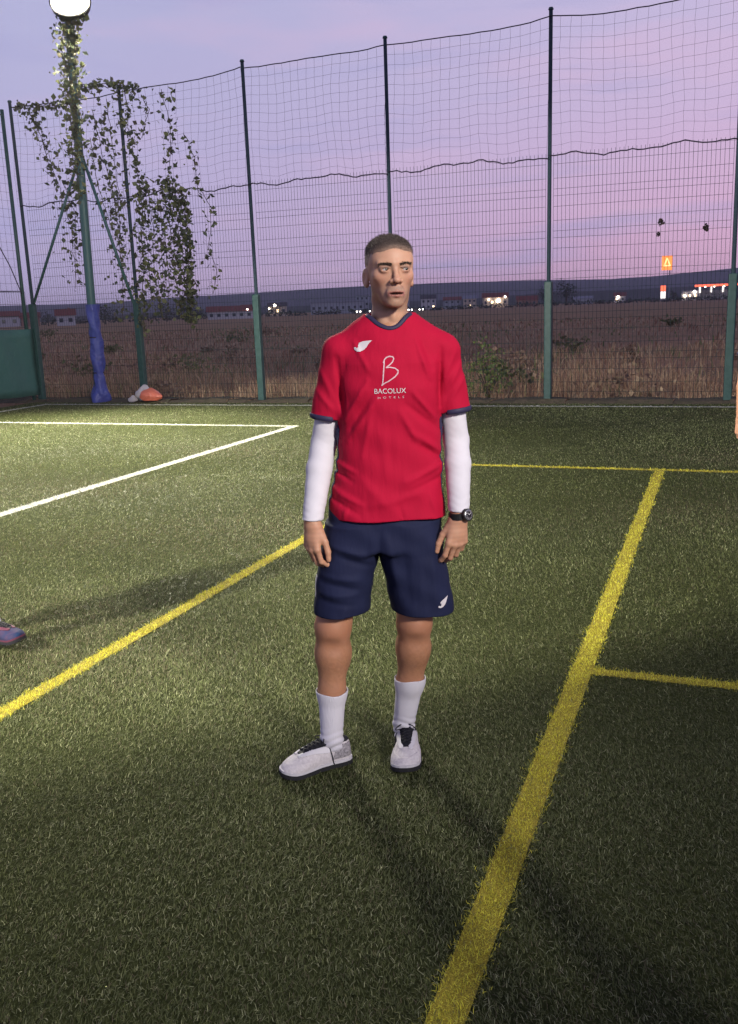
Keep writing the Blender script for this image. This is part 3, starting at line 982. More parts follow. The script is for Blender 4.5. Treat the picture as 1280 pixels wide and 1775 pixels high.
# ------------------------------------------------------------------ evening haze over the whole place
hz_ = bpy.data.materials.new('evening_haze')
hz_.use_nodes = True
hn = hz_.node_tree
for n_ in list(hn.nodes):
    if n_.type != 'OUTPUT_MATERIAL':
        hn.nodes.remove(n_)
pvn = hn.nodes.new('ShaderNodeVolumePrincipled')
pvn.inputs['Color'].default_value = (.86, .84, .92, 1)
pvn.inputs['Density'].default_value = HAZE
pvn.inputs['Anisotropy'].default_value = .35
hn.links.new(pvn.outputs[0], [n_ for n_ in hn.nodes if n_.type == 'OUTPUT_MATERIAL'][0].inputs['Volume'])
MB().box((0, 700, 29.0), (6400, 4200, 64.0)).build('haze', hz_, kind='stuff')

# ------------------------------------------------------------------ implicit-surface modelling kit
def smin(a, b, k):
    h = np.clip(.5 + .5 * (b - a) / k, 0, 1)
    return b * (1 - h) + a * h - k * h * (1 - h)


def smax(a, b, k):
    return -smin(-a, -b, k)


def cone(P, a, b, r1, r2=None):
    r2 = r1 if r2 is None else r2
    a = np.array(a, np.float32); b = np.array(b, np.float32)
    ba = b - a
    q = [P[i] - a[i] for i in range(3)]
    t = np.clip((q[0] * ba[0] + q[1] * ba[1] + q[2] * ba[2]) / float(ba @ ba), 0, 1)
    return np.sqrt(sum((q[i] - t * ba[i]) ** 2 for i in range(3))) - (r1 + (r2 - r1) * t)


def chain(P, pts, rad, k):
    d = None
    for a, b, r1, r2 in zip(pts[:-1], pts[1:], rad[:-1], rad[1:]):
        e = cone(P, a, b, r1, r2)
        d = e if d is None else smin(d, e, k)
    return d


def ell(P, c, r, M=None):
    q = [P[i] - c[i] for i in range(3)]
    if M is not None:
        q = [q[0] * M[0][i] + q[1] * M[1][i] + q[2] * M[2][i] for i in range(3)]
    k0 = np.sqrt(sum((q[i] / r[i]) ** 2 for i in range(3)))
    k1 = np.sqrt(sum((q[i] / (r[i] * r[i])) ** 2 for i in range(3))) + 1e-6
    return k0 * (k0 - 1) / k1


def tubez(P, zs, cx, cy, a, b, n=2.4):
    Z = P[2]
    CX, CY, A_, B_ = (np.interp(Z, zs, v).astype(np.float32) for v in (cx, cy, a, b))
    s = (np.abs((P[0] - CX) / A_) ** n + np.abs((P[1] - CY) / B_) ** n) ** (1 / n)
    return (s - 1) * np.minimum(A_, B_)


def surface(fn, lo, hi, h):
    """naive surface nets -> verts, quads"""
    ax = [np.arange(l, u + h, h, dtype=np.float32) for l, u in zip(lo, hi)]
    G = np.meshgrid(*ax, indexing='ij')
    D = fn(G).astype(np.float32)
    nx, ny, nz = D.shape
    I = D < 0
    cs = [D[i:nx - 1 + i, j:ny - 1 + j, k:nz - 1 + k] for i in (0, 1) for j in (0, 1) for k in (0, 1)]
    cnt = sum(c < 0 for c in cs)
    act = (cnt > 0) & (cnt < 8)
    idx = np.full(act.shape, -1, np.int32)
    ii = np.argwhere(act)
    idx[act] = np.arange(len(ii))
    val = np.stack([c[act] for c in cs], 1)
    off = np.array([(i, j, k) for i in (0, 1) for j in (0, 1) for k in (0, 1)], np.float32)
    acc = np.zeros((len(ii), 3), np.float32)
    n = np.zeros(len(ii), np.float32)
    for a in range(8):
        for b in range(a + 1, 8):
            if np.abs(off[a] - off[b]).sum() != 1:
                continue
            va, vb = val[:, a], val[:, b]
            x = (va < 0) != (vb < 0)
            t = np.where(x, va / np.where(x, va - vb, 1), 0)
            acc += np.where(x[:, None], off[a] + t[:, None] * (off[b] - off[a]), 0)
            n += x
    V = np.array(lo, np.float32) + (ii + acc / n[:, None]) * h
    Q = []
    for axis in range(3):
        s0 = [slice(None)] * 3; s1 = [slice(None)] * 3
        s0[axis] = slice(0, -1); s1[axis] = slice(1, None)
        A0, A1 = I[tuple(s0)], I[tuple(s1)]
        e = np.argwhere(A0 != A1)
        o1, o2 = [(1, 2), (2, 0), (0, 1)][axis]
        ok = (e[:, o1] > 0) & (e[:, o2] > 0) & (e[:, o1] < D.shape[o1] - 1) & (e[:, o2] < D.shape[o2] - 1)
        e = e[ok]
        flip = A1[tuple(e.T)]
        c = []
        for d1, d2 in ((-1, -1), (0, -1), (0, 0), (-1, 0)):
            q = e.copy(); q[:, o1] += d1; q[:, o2] += d2
            c.append(idx[tuple(q.T)])
        q = np.stack(c, 1)
        q[flip] = q[flip][:, ::-1]
        Q.append(q)
    Q = np.concatenate(Q)
    return V, Q


def clip_faces(V, Q, keep):
    """keep faces whose centre passes keep(P)"""
    C = V[Q].mean(1)
    Q = Q[keep((C[:, 0], C[:, 1], C[:, 2]))]
    u, inv = np.unique(Q, return_inverse=True)
    return V[u], inv.reshape(Q.shape)


def snap(V, Q, zf, tol=.012):
    """pull the cut edge on to a clean curve z = zf(x, y)"""
    E_ = np.sort(np.concatenate([Q[:, [0, 1]], Q[:, [1, 2]], Q[:, [2, 3]], Q[:, [3, 0]]]), 1)
    u, c = np.unique(E_, axis=0, return_counts=True)
    b = np.unique(u[c == 1])
    t = zf([V[b, 0], V[b, 1], V[b, 2]])
    k = np.abs(V[b, 2] - t) < tol
    V = V.copy()
    V[b[k], 2] = t[k]
    return V


def relax(V, Q, it=2, lam=.5):
    V = V.copy()
    E_ = np.concatenate([Q[:, [0, 1]], Q[:, [1, 2]], Q[:, [2, 3]], Q[:, [3, 0]]])
    for _ in range(it):
        S = np.zeros_like(V); n = np.zeros(len(V), np.float32)
        for a, b in ((0, 1), (1, 0)):
            np.add.at(S, E_[:, a], V[E_[:, b]]); np.add.at(n, E_[:, a], 1)
        V += lam * (S / np.maximum(n, 1)[:, None] - V)
    return V


def rotz(a):
    c, s = math.cos(a), math.sin(a)
    return np.array([[c, -s, 0], [s, c, 0], [0, 0, 1]])


# ------------------------------------------------------------------ the man: implicit body
# local frame: x to the viewer's right, y away from the viewer, z up, origin on the turf
HC = np.array([.091, -.012, 1.664])   # head centre at eye level
HYAW = math.radians(10)
HM = rotz(HYAW)


def to_head(P):
    q = [P[i] - HC[i] for i in range(3)]
    return [q[0] * HM[0][i] + q[1] * HM[1][i] + q[2] * HM[2][i] for i in range(3)]


def d_head_base(Q):
    d = ell(Q, (0, .018, .028), (.0715, .092, .073))
    d = smin(d, ell(Q, (0, -.028, -.016), (.0620, .062, .080)), .03)
    d = smin(d, ell(Q, (0, -.044, .036), (.060, .046, .046)), .03)
    return d


def d_head(Q):
    d = d_head_base(Q)
    X = np.abs(Q[0])
    S = [X, Q[1], Q[2]]
    d = smin(d, ell(S, (.012, -.046, -.080), (.028, .038, .031)), .022)      # jaw
    d = smin(d, ell(S, (.040, -.006, -.052), (.014, .022, .024)), .03)      # jaw corner
    d = smin(d, ell(S, (.000, -.079, -.100), (.023, .016, .015)), .022)     # chin
    d = smin(d, ell(S, (.043, -.056, -.020), (.018, .018, .014)), .022)     # cheekbone
    d = smin(d, cone(S, (.006, -.090, .017), (.044, -.076, .017), .008, .007), .014)   # brow
    d = smax(d, -ell(S, (.032, -.107, .001), (.019, .018, .012)), .016)     # sockets
    d = smin(d, cone(Q, (0, -.088, .008), (0, -.107, -.030), .0070, .0095), .010)      # nose
    d = smin(d, ell(Q, (0, -.112, -.034), (.0105, .010, .009)), .008)
    d = smin(d, ell(S, (.0135, -.098, -.036), (.0080, .010, .0075)), .006)
    d = smax(d, -ell(S, (.0070, -.107, -.0435), (.0046, .007, .0038)), .004)  # nostrils
    d = smin(d, ell(S, (.0, -.088, -.068), (.027, .014, .022)), .015)       # muzzle
    # lids round the eyeball, with an almond slit
    ld = ell(S, (.0315, -.0790, .0), (.0160, .0140, .0130))
    d = smin(d, ld, .005)
    d = smax(d, -ell(S, (.0318, -.0955, -.0004), (.0128, .0120, .0038)), .0025)
    d = smin(d, cone(S, (.019, -.0925, .0042), (.044, -.087, .0030), .0022, .0018), .003)
    # lips, a little parted
    d = smin(d, cone(S, (.0, -.1010, -.0665), (.025, -.0860, -.0700), .0046, .0024), .005)
    d = smin(d, cone(S, (.0, -.0995, -.0800), (.021, -.0870, -.0755), .0058, .0028), .005)
    d = smax(d, -ell(S, (.0, -.1020, -.0728), (.0235, .0190, .0036)), .002)
    d = smax(d, -ell(S, (.0, -.104, -.0895), (.014, .006, .004)), .008)     # fold under the lower lip
    # ears
    Me = rotz(math.radians(-22))
    e = ell(S, (.0740, .016, -.020), (.0070, .0170, .0290), Me)
    e = smax(e, -ell(S, (.0825, .010, -.020), (.0078, .0105, .0185), Me), .005)
    e = smin(e, ell(S, (.0715, .008, -.042), (.0068, .0078, .0090)), .008)
    d = smin(d, e, .006)
    return d


def d_neck(P):
    d = cone(P, (.091, .022, 1.585), (.086, .030, 1.44), .0515, .072)
    d = smin(d, cone(P, (.128, .0, 1.575), (.090, -.030, 1.470), .017, .014), .02)
    d = smin(d, cone(P, (.052, .0, 1.575), (.084, -.030, 1.470), .017, .014), .02)
    d = smin(d, ell(P, (.098, -.036, 1.525), (.011, .012, .017)), .015)
    return d


LSH, LEL, LWR = (-.074, .010, 1.405), (-.140, .026, 1.125), (-.184, -.085, .882)
RSH, REL, RWR = (.249, .010, 1.402), (.296, .026, 1.115), (.291, -.085, .882)


def d_arms(P):
    a = chain(P, [LSH, (-.112, .018, 1.25), LEL, (-.158, -.012, 1.04), LWR], [.040, .039, .0365, .0365, .0275], .008)
    b = chain(P, [RSH, (.278, .018, 1.25), REL, (.297, -.012, 1.04), RWR], [.040, .039, .0365, .0365, .0275], .008)
    return np.minimum(a, b)


def d_legs(P):
    # viewer's left leg
    a = chain(P, [(-.045, .0, .86), (-.090, -.010, .68), (-.136, -.022, .500)], [.070, .066, .058], .03)
    a = smin(a, chain(P, [(-.137, -.022, .500), (-.142, -.012, .400), (-.150, -.020, .270), (-.157, -.045, .100)], [.055, .0555, .042, .0305], .03), .03)
    a = smin(a, ell(P, (-.139, .020, .385), (.053, .046, .085)), .03)       # calf
    a = smin(a, ell(P, (-.112, .012, .400), (.026, .036, .060)), .02)
    a = smin(a, ell(P, (-.139, -.060, .500), (.030, .024, .034)), .02)     # kneecap
    a = smax(a, -ell(P, (-.139, -.098, .440), (.030, .022, .022)), .03)
    # viewer's right leg
    b = chain(P, [(.135, .010, .86), (.150, .0, .68), (.141, -.008, .500)], [.070, .066, .057], .03)
    b = smin(b, chain(P, [(.141, -.008, .500), (.137, .012, .400), (.122, .034, .270), (.098, .055, .100)], [.054, .054, .041, .0305], .03), .03)
    b = smin(b, ell(P, (.138, .046, .385), (.051, .045, .085)), .03)
    b = smin(b, ell(P, (.112, .040, .400), (.026, .036, .060)), .02)
    b = smin(b, ell(P, (.142, -.046, .500), (.030, .024, .034)), .02)
    b = smax(b, -ell(P, (.142, -.084, .440), (.030, .022, .022)), .03)
    return np.minimum(a, b)


def d_trunk(P):
    zs = [.80, .84, .92, 1.05, 1.20, 1.34, 1.42, 1.47, 1.52]
    d = tubez(P, zs, [.05, .05, .055, .065, .075, .085, .087, .087, .087], [.01] * 9, [.08, .145, .145, .135, .142, .145, .12, .08, .03], [.08, .105, .10, .098, .108, .112, .09, .06, .03])
    d = np.maximum(d, np.maximum(P[2] - 1.52, .80 - P[2]))
    return d


# hands ---------------------------------------------------------------
def hand(P, W, down, back, thumb, curl, spread, tcurl, mirror):
    """W wrist, down = finger direction, back = normal of the back of the hand, thumb = side of the thumb"""
    dn = np.array(down, float); dn /= np.linalg.norm(dn)
    bk = np.array(back, float); bk -= dn * (bk @ dn); bk /= np.linalg.norm(bk)
    th = np.cross(dn, bk)
    if th @ np.array(thumb, float) < 0:
        th = -th
    W = np.array(W, float)
    L = lambda t, d_, b: W + th * t + dn * d_ + bk * b
    kn = [(.030, .088, .006), (.010, .093, .009), (-.010, .089, .007), (-.028, .080, .002)]
    d = chain(P, [W - dn * .03, L(0, .012, 0)], [.0265, .0255], .01)
    for (t, q, b) in kn:
        d = smin(d, cone(P, L(t * .42, .010, 0), L(t, q, b), .0155, .0118), .014)
    d = smin(d, ell(P, L(.0, .055, -.006), (.024, .024, .024)), .02)
    d = smin(d, cone(P, L(.016, .018, -.008), L(.030, .052, -.014), .016, .013), .015)   # thumb pad
    lens = [(.044, .026, .021), (.049, .030, .022), (.045, .028, .022), (.035, .021, .020)]
    fing = None
    for i, (t, q, b) in enumerate(kn):
        p = L(t, q, b)
        ang = 0.0
        fd = None
        sdir = th * math.sin(math.radians(spread * (1.5 - i)))
        rs = [(.0098, .0090), (.0090, .0082), (.0082, .0070)] if i < 3 else [(.0086, .0078), (.0078, .0072), (.0072, .0062)]
        for s in range(3):
            ang += math.radians(curl[i][s])
            dirv = dn * math.cos(ang) - bk * math.sin(ang) + sdir
            dirv /= np.linalg.norm(dirv)
            p2 = p + dirv * lens[i][s]
            e = cone(P, p, p2, *rs[s])
            fd = e if fd is None else smin(fd, e, .003)
            p = p2
        fing = fd if fing is None else np.minimum(fing, fd)
    d = smin(d, fing, .006)
    # thumb leaves the side of the palm near the wrist
    p = L(.026, .036, -.012)
    td = None
    for s, (ln_, r1_, r2_) in enumerate(((.034, .0125, .0108), (.032, .0105, .0098), (.027, .0098, .0078))):
        a1, a2 = tcurl[s]
        dirv = dn * math.cos(math.radians(a1)) + th * math.sin(math.radians(a1)) * math.cos(math.radians(a2)) - bk * math.sin(math.radians(a1)) * math.sin(math.radians(a2))
        p2 = p + dirv / np.linalg.norm(dirv) * ln_
        e = cone(P, p, p2, r1_, r2_)
        td = e if td is None else smin(td, e, .004)
        p = p2
    d = smin(d, td, .007)
    return d


def d_handL(P):
    return hand(P, (-.185, -.085, .882), (-.02, -.03, -1), (-.70, -.62, 0), (.75, -.65, 0),
                [(18, 42, 25), (22, 46, 28), (26, 48, 28), (28, 48, 28)], 2, [(28, 25), (16, 35), (4, 40)], 1)


def d_handR(P):
    return hand(P, (.291, -.085, .882), (-.13, -.08, -1), (.38, -.92, 0), (-.92, -.38, 0),
                [(14, 30, 18), (20, 42, 24), (26, 46, 26), (30, 48, 26)], 3, [(32, 20), (18, 30), (6, 40)], -1)


def d_body(P):
    d = smin(d_trunk(P), d_neck(P), .04)
    d = smin(d, d_arms(P), .012)
    return smin(d, d_legs(P), .015)


bodyV, bodyQ, bodyT = [], [], []
SKIN = np.array([.520, .295, .190])


def add_body(V, Q, T):
    o_ = sum(len(v) for v in bodyV)
    bodyV.append(V); bodyQ.append(Q + o_); bodyT.append(T)


V, Q = surface(d_body, (-.27, -.19, .05), (.38, .17, 1.50), .0065)
T = np.tile(SKIN * np.array([.80, .68, .56]), (len(V), 1))
knee = np.exp(-((V[:, 2] - .49) / .05) ** 2)[:, None]
T = T * (1 - .35 * knee) + np.array([.34, .135, .085]) * .35 * knee
shin = np.exp(-((V[:, 2] - .36) / .09) ** 2)[:, None] * (.5 + .5 * RNG.uniform(-1, 1, (len(V), 1)))
T = T * (1 - .22 * shin)
add_body(V, Q, T)


def d_hn(P):
    return smin(d_head(to_head(P)), d_neck(P), .03)


V, Q = surface(d_hn, (-.03, -.16, 1.47), (.21, .13, 1.80), .0023)
V = relax(V, Q, 2, .45)
H = np.stack(to_head([V[:, 0], V[:, 1], V[:, 2]]), 1)
T = np.tile(SKIN, (len(V), 1))


def blend(T, w, c):
    w = np.clip(w, 0, 1)[:, None]
    return T * (1 - w) + np.array(c) * w


hx, hy, hz = np.abs(H[:, 0]), H[:, 1], H[:, 2]
nz_ = RNG.normal(0, 1, len(V))
ss = lambda x, a, b: np.clip((x - a) / (b - a), 0, 1) ** 2 * (3 - 2 * np.clip((x - a) / (b - a), 0, 1))
T = blend(T, .45 * np.exp(-((hx - .045) / .02) ** 2 - ((hz + .03) / .025) ** 2) * (hy < -.03), (.52, .22, .16))   # cheeks
T = blend(T, .35 * np.exp(-(hx / .012) ** 2 - ((hz + .036) / .016) ** 2) * (hy < -.08), (.50, .21, .16))             # nose
beard = ss(-hz, .040, .060) * ss(-hy, -.03, .0) * (1 - ss(-hz, .118, .135))
beard = np.maximum(beard, ss(-hz, .02, .06) * np.exp(-((hx - .066) / .02) ** 2) * (hy < .02) * .8)
beard *= 1 - .75 * np.exp(-((hx - .034) / .014) ** 2 - ((hz + .058) / .014) ** 2)
T = blend(T, .40 * beard + .07 * beard * nz_, (.15, .108, .088))
mous = np.exp(-((hz + .056) / .006) ** 2) * (hx < .026) * (hy < -.08)
T = blend(T, .45 * mous, (.14, .10, .085))
lip = (np.exp(-((hz + .0672 + hx * .12) / .0042) ** 2) + np.exp(-((hz + .0800 - hx * .15) / .0055) ** 2)) * (hx < .026) * (hy < -.080)
T = blend(T, .75 * lip, (.36, .135, .12))
T = blend(T, 1.0 * (np.exp(-((hz + .0732) / .0026) ** 2) * (hx < .024) * (hy < -.078)), (.055, .018, .018))
lid = np.exp(-((hx - .0300) / .017) ** 2 - ((hz - .006) / .0075) ** 2) * (hy < -.07)
T = blend(T, .72 * lid, (.15, .085, .065))
T = blend(T, .9 * np.exp(-((hx - .0318) / .0135) ** 4 - ((hz - .0042) / .0020) ** 2) * (hy < -.075), (.035, .022, .018))
T = blend(T, .35 * np.exp(-((hx - .031) / .013) ** 2 - ((hz + .010) / .006) ** 2) * (hy < -.07), (.30, .16, .14))
# close-cropped sides shading into skin
scalp = ss(hz + .25 * hy, .0, .035) * ss(hy, -.062, -.035)
scalp = np.maximum(scalp, ss(hy, .02, .05) * ss(hz, -.07, -.04))
scalp *= (hx < .0725) | (hz > .025)
T = blend(T, .60 * scalp * (.35 + .65 * ss(hz, -.005, .05)) + .05 * scalp * nz_, (.125, .105, .090))
add_body(V, Q, T)
for fn, lo, hi in ((d_handL, (-.27, -.20, .65), (-.09, .04, .895)), (d_handR, (.16, -.22, .64), (.37, .04, .895))):
    V, Q = surface(fn, lo, hi, .0024)
    T = np.tile(SKIN * np.array([.92, .86, .82]), (len(V), 1))
    T *= (1 + .05 * np.sin(V[:, 2] * 420))[:, None]
    add_body(V, Q, T)

M_skin = mat('skin', (.48, .27, .18), .52, .35, attr='tint', sss=.10, bump=(220, .12, .001), var=(30, .22, (.40, .19, .13)))
MAN = cw(0, 3.0, 0)
person = empty('person', MAN, YAW, label='man in red shirt, navy shorts and white sleeves standing on the turf looking right', cat='person')
body_me = new_mesh('body', np.concatenate(bodyV), np.concatenate(bodyQ), np.concatenate(bodyT), smooth=True)
put('body', body_me, M_skin, person)

# eyes
M_eye = mat('eye_white', (.40, .36, .35), .5, .2)
M_iris = mat('iris', (.035, .028, .024), .35, .3)
for s in (-1, 1):
    c = HC + HM @ np.array([s * .0315, -.0790, 0])
    bm = bmesh.new(); bmesh.ops.create_uvsphere(bm, u_segments=18, v_segments=12, radius=.0118)
    me = bpy.data.meshes.new('eye'); bm.to_mesh(me); bm.free()
    e = put('eye', me, M_eye, person, loc=tuple(c))
    g_ = Vector((math.sin(HYAW + .48), -math.cos(HYAW + .48), -.02)).normalized()
    bm = bmesh.new(); bmesh.ops.create_uvsphere(bm, u_segments=14, v_segments=8, radius=.0064)
    me = bpy.data.meshes.new('iris'); bm.to_mesh(me); bm.free()
    put('iris', me, M_iris, e, loc=tuple(g_ * .0072))
# brows: short hairs
M_hair = mat('hair', (.075, .058, .046), .7, .25, attr='tint')


def hairs(P, Nn, L, lean, cols, wdt=.0007, jit=.5):
    n = len(P)
    D = Nn * (1 - lean[0]) + np.array(lean[1]) * lean[0] + RNG.normal(0, jit * .3, (n, 3))
    D /= np.linalg.norm(D, axis=1)[:, None]
    w = np.cross(D, RNG.normal(0, 1, (n, 3))); w /= np.linalg.norm(w, axis=1)[:, None]
    ll = (L * RNG.uniform(.6, 1.2, n))[:, None]
    V = np.stack([P - w * wdt, P + w * wdt, P + D * ll], 1).reshape(-1, 3)
    F = np.arange(n * 3).reshape(-1, 3)
    T = np.repeat(np.array(cols)[RNG.integers(0, len(cols), n)], 3, 0)
    return V, F, T


for s in (-1, 1):
    n_ = 300
    t = RNG.uniform(0, 1, n_)
    q = np.stack([s * (.011 + .039 * t), -.0965 + .020 * t ** 2, .0128 + .0035 * np.sin(t * 2.6) + RNG.normal(0, .0020, n_)], 1)
    # drop on to the brow surface
    for _ in range(6):
        dd = d_head([q[:, 0], q[:, 1], q[:, 2]])
        q[:, 1] += dd
    nr = np.tile(np.array([0, -1, .3]), (n_, 1))
    V, F, T = hairs(q + np.array([0, .0005, 0]), nr, .0065, (.65, (s * 1.0, -.1, .12)), [(.07, .05, .04), (.10, .075, .058)], .0007)
    V = HC + V @ HM.T
    put('eyebrow', new_mesh('eyebrow', V, F, T), M_hair, person)


# cropped hair: thin cap plus bristles
def hair_reg(Q):
    X = np.abs(Q[0])
    # hairline: high straight front, receding temples, down in front of the ear, round to the nape
    front = .054 + .005 * np.cos(X * 70) - .9 * np.clip(X - .052, 0, 1)
    line = np.where(Q[1] < -.045, front, np.interp(Q[1], [-.045, -.030, -.012, .02, .05, .09], [.052, .036, .010, .016, -.020, -.055]))
    return line - Q[2]


def d_hair(P):
    Q = to_head(P)
    top = ss(Q[2], .035, .085)
    n3 = np.sin(Q[0] * 310 + 3 * np.sin(Q[1] * 170)) * np.sin(Q[1] * 290 + 2 * np.sin(Q[2] * 210)) * np.sin(Q[2] * 260)
    h_ = (.0010 + .0062 * top + .0014 * n3 * (.2 + top)) * ss(-hair_reg(Q), -.001, .014) - .0012 * (1 - ss(-hair_reg(Q), -.001, .006))
    return d_head_base(Q) - h_


V, Q = surface(d_hair, (-.02, -.15, 1.58), (.20, .12, 1.80), .0026)
H = np.stack(to_head([V[:, 0], V[:, 1], V[:, 2]]), 1)
keep = lambda C: (np.abs(d_head_base(to_head(C))) < .012) & (hair_reg(to_head(C)) < .001 + .004 * np.sin(C[0] * 900) * np.sin(C[1] * 700))
V, Q = clip_faces(V, Q, keep)
H = np.stack(to_head([V[:, 0], V[:, 1], V[:, 2]]), 1)
fd = ss(H[:, 2] + .15 * H[:, 1], .022, .070)[:, None] * (.35 + .65 * ss(-hair_reg([H[:, 0], H[:, 1], H[:, 2]]), .002, .016))[:, None]
T = (np.array([.062, .046, .038]) * fd + np.array([.27, .175, .13]) * (1 - fd)) * RNG.uniform(.75, 1.3, len(V))[:, None]
hair = put('hair', new_mesh('hair', V, Q, T, smooth=True), M_hair, person)
C_ = V[Q].mean(1)
Nn = np.cross(V[Q[:, 2]] - V[Q[:, 0]], V[Q[:, 3]] - V[Q[:, 1]])
Nn /= np.linalg.norm(Nn, axis=1)[:, None] + 1e-9
if (Nn * (C_ - HC)).sum() < 0:
    Nn = -Nn
sel = RNG.integers(0, len(C_), 16000)
sel = sel[RNG.uniform(0, 1, 16000) < .12 + .88 * ss(C_[sel][:, 2] - HC[2], .02, .06)][:9000]
hl = .0018 + .0042 * ss(C_[sel][:, 2] - HC[2], .03, .09)
V2, F2, T2 = hairs(C_[sel] + RNG.normal(0, .0016, (len(sel), 3)), Nn[sel], hl, (.35, (.1, -.6, .5)), [(.055, .042, .034), (.085, .066, .054), (.13, .105, .09)], .0005, .8)
put('bristles', new_mesh('bristles', V2, F2, T2), M_hair, hair)


# ------------------------------------------------------------------ shirt
def fold(P, a, b, amp, w, front=True):
    """ridge (amp>0) or crease (amp<0) running along a segment in the x-z plane"""
    ax_, az_ = a; bx_, bz_ = b
    dx, dz = bx_ - ax_, bz_ - az_
    L2 = dx * dx + dz * dz
    t = np.clip(((P[0] - ax_) * dx + (P[2] - az_) * dz) / L2, 0, 1)
    d2 = (P[0] - ax_ - t * dx) ** 2 + (P[2] - az_ - t * dz) ** 2
    k = amp * np.exp(-d2 / (w * w)) * (.35 + .65 * np.sin(np.pi * np.clip(t * .9 + .05, 0, 1)))
    return k * (P[1] < .03) if front else k


SFOLDS = [((-.068, 1.205), (.010, 1.330), .0075, .010), ((-.050, 1.180), (.030, 1.300), -.007, .012), ((-.060, 1.140), (.035, 1.270), .006, .010),
          ((-.085, 1.40), (-.072, 1.22), -.008, .012), ((.245, 1.42), (.236, 1.24), -.009, .012), ((.020, 1.24), (-.015, 1.09), .005, .012),
          ((.225, 1.20), (.150, 1.290), .007, .011), ((.230, 1.165), (.130, 1.250), -.006, .013), ((.165, 1.45), (.205, 1.33), .006, .010), ((.185, 1.44), (.215, 1.36), -.005, .010),
          ((.110, 1.23), (.165, 1.125), .006, .013), ((.150, 1.16), (.240, 1.095), .007, .014), ((.155, 1.13), (.240, 1.065), -.006, .014),
          ((-.105, 1.07), (-.040, 1.04), .006, .010), ((-.110, 1.045), (-.050, 1.01), -.006, .010), ((-.120, .985), (-.020, .935), .007, .013), ((-.125, .955), (-.030, .905), -.006, .012),
          ((.010, .935), (.150, .965), .005, .018), ((.120, 1.005), (.235, 1.050), .006, .013), ((.130, .975), (.240, 1.010), -.005, .013),
          ((-.03, 1.45), (.015, 1.36), .005, .010), ((.050, 1.16), (.060, 1.02), .003, .016), ((-.02, 1.02), (.06, .93), .004, .02), ((.2, .96), (.22, .89), .005, .012), ((.10, .93), (.11, .875), -.004, .010), ((-.07, .93), (-.085, .885), .005, .010)]
SLEEVEF = [((.300, 1.42), (.255, 1.33), .006, .008), ((.318, 1.38), (.262, 1.285), .006, .008), ((.326, 1.33), (.268, 1.25), .005, .008), ((-.14, 1.36), (-.10, 1.27), .005, .009), ((-.155, 1.30), (-.105, 1.235), .005, .008)]


def d_shirt(P):
    zs = [.80, .86, .90, .95, 1.00, 1.10, 1.20, 1.30, 1.38, 1.43, 1.47, 1.50, 1.53]
    cx = [.056, .056, .056, .060, .068, .074, .077, .083, .086, .087, .087, .087, .087]
    a = [.200, .198, .194, .186, .178, .169, .165, .171, .168, .148, .128, .098, .075]
    b = [.138, .136, .134, .131, .127, .122, .124, .128, .120, .106, .092, .080, .070]
    cy = [.0, .0, .002, .004, .005, .006, .006, .008, .012, .016, .020, .024, .026]
    d = tubez(P, zs, cx, cy, a, b, 2.35)
    d = smin(d, cone(P, (.030, .022, 1.475), (-.072, .012, 1.412), .058, .058), .03)
    d = smin(d, cone(P, (.145, .022, 1.475), (.247, .012, 1.409), .058, .058), .03)
    sl = cone(P, (-.074, .012, 1.405), (-.133, .016, 1.19), .058, .0535)
    sr = cone(P, (.249, .012, 1.402), (.2945, .016, 1.19), .058, .0560)
    for f_ in SLEEVEF:
        k = fold(P, *f_)
        sl = sl - k; sr = sr - k
    d = smin(d, np.minimum(sl, sr), .024)
    for f_ in SFOLDS:
        d = d - fold(P, f_[0], f_[1], f_[2] * 1.05, f_[3] * .75)
    d = d - .0025 * np.sin(P[0] * 46 + 2.2 * np.sin(P[2] * 13)) * np.clip((1.15 - P[2]) * 3, .15, 1) - .0016 * np.sin(P[2] * 60 + P[0] * 35) - .006 * np.sin(P[0] * 30 + 1.0) * np.clip((.95 - P[2]) * 10, 0, 1)
    return d


V, Q = surface(d_shirt, (-.24, -.20, .83), (.40, .19, 1.56), .0042)
V = relax(V, Q, 2, .4)
NKX = .0865


def in_neck(C):
    # remove the top of the shirt inside the neckline plane (sloping down to the front)
    r = ((C[0] - NKX) / .0755) ** 2 + ((C[1] - .012) / np.where(C[1] < .012, .074, .086)) ** 2
    return (r < 1.0) & (C[2] > 1.42)


def keep_shirt(C):
    C = [np.asarray(c) for c in C]
    hem = .874 + .010 * np.sin(C[0] * 9 + .6) + np.clip(-(C[0] - .02), 0, 1) * .10
    lz = 1.207 - .16 * (C[0] + .131)
    rz_ = 1.216 + .10 * (C[0] - .293)
    # sleeves end at their cuffs; anything below belongs to the torso only inside the side seams
    side_l = np.interp(C[2], [.85, .9, .95, 1.0, 1.1, 1.2, 1.25], [-.16, -.152, -.138, -.122, -.106, -.0905, -.085])
    side_r = np.interp(C[2], [.85, .9, .95, 1.0, 1.1, 1.2, 1.25], [.27, .262, .256, .256, .252, .2455, .24])
    okl = ~((C[2] < lz) & (C[0] < side_l))
    okr = ~((C[2] < rz_) & (C[0] > side_r))
    return (C[2] > hem) & (C[2] < 1.532) & okl & okr & ~in_neck(C)


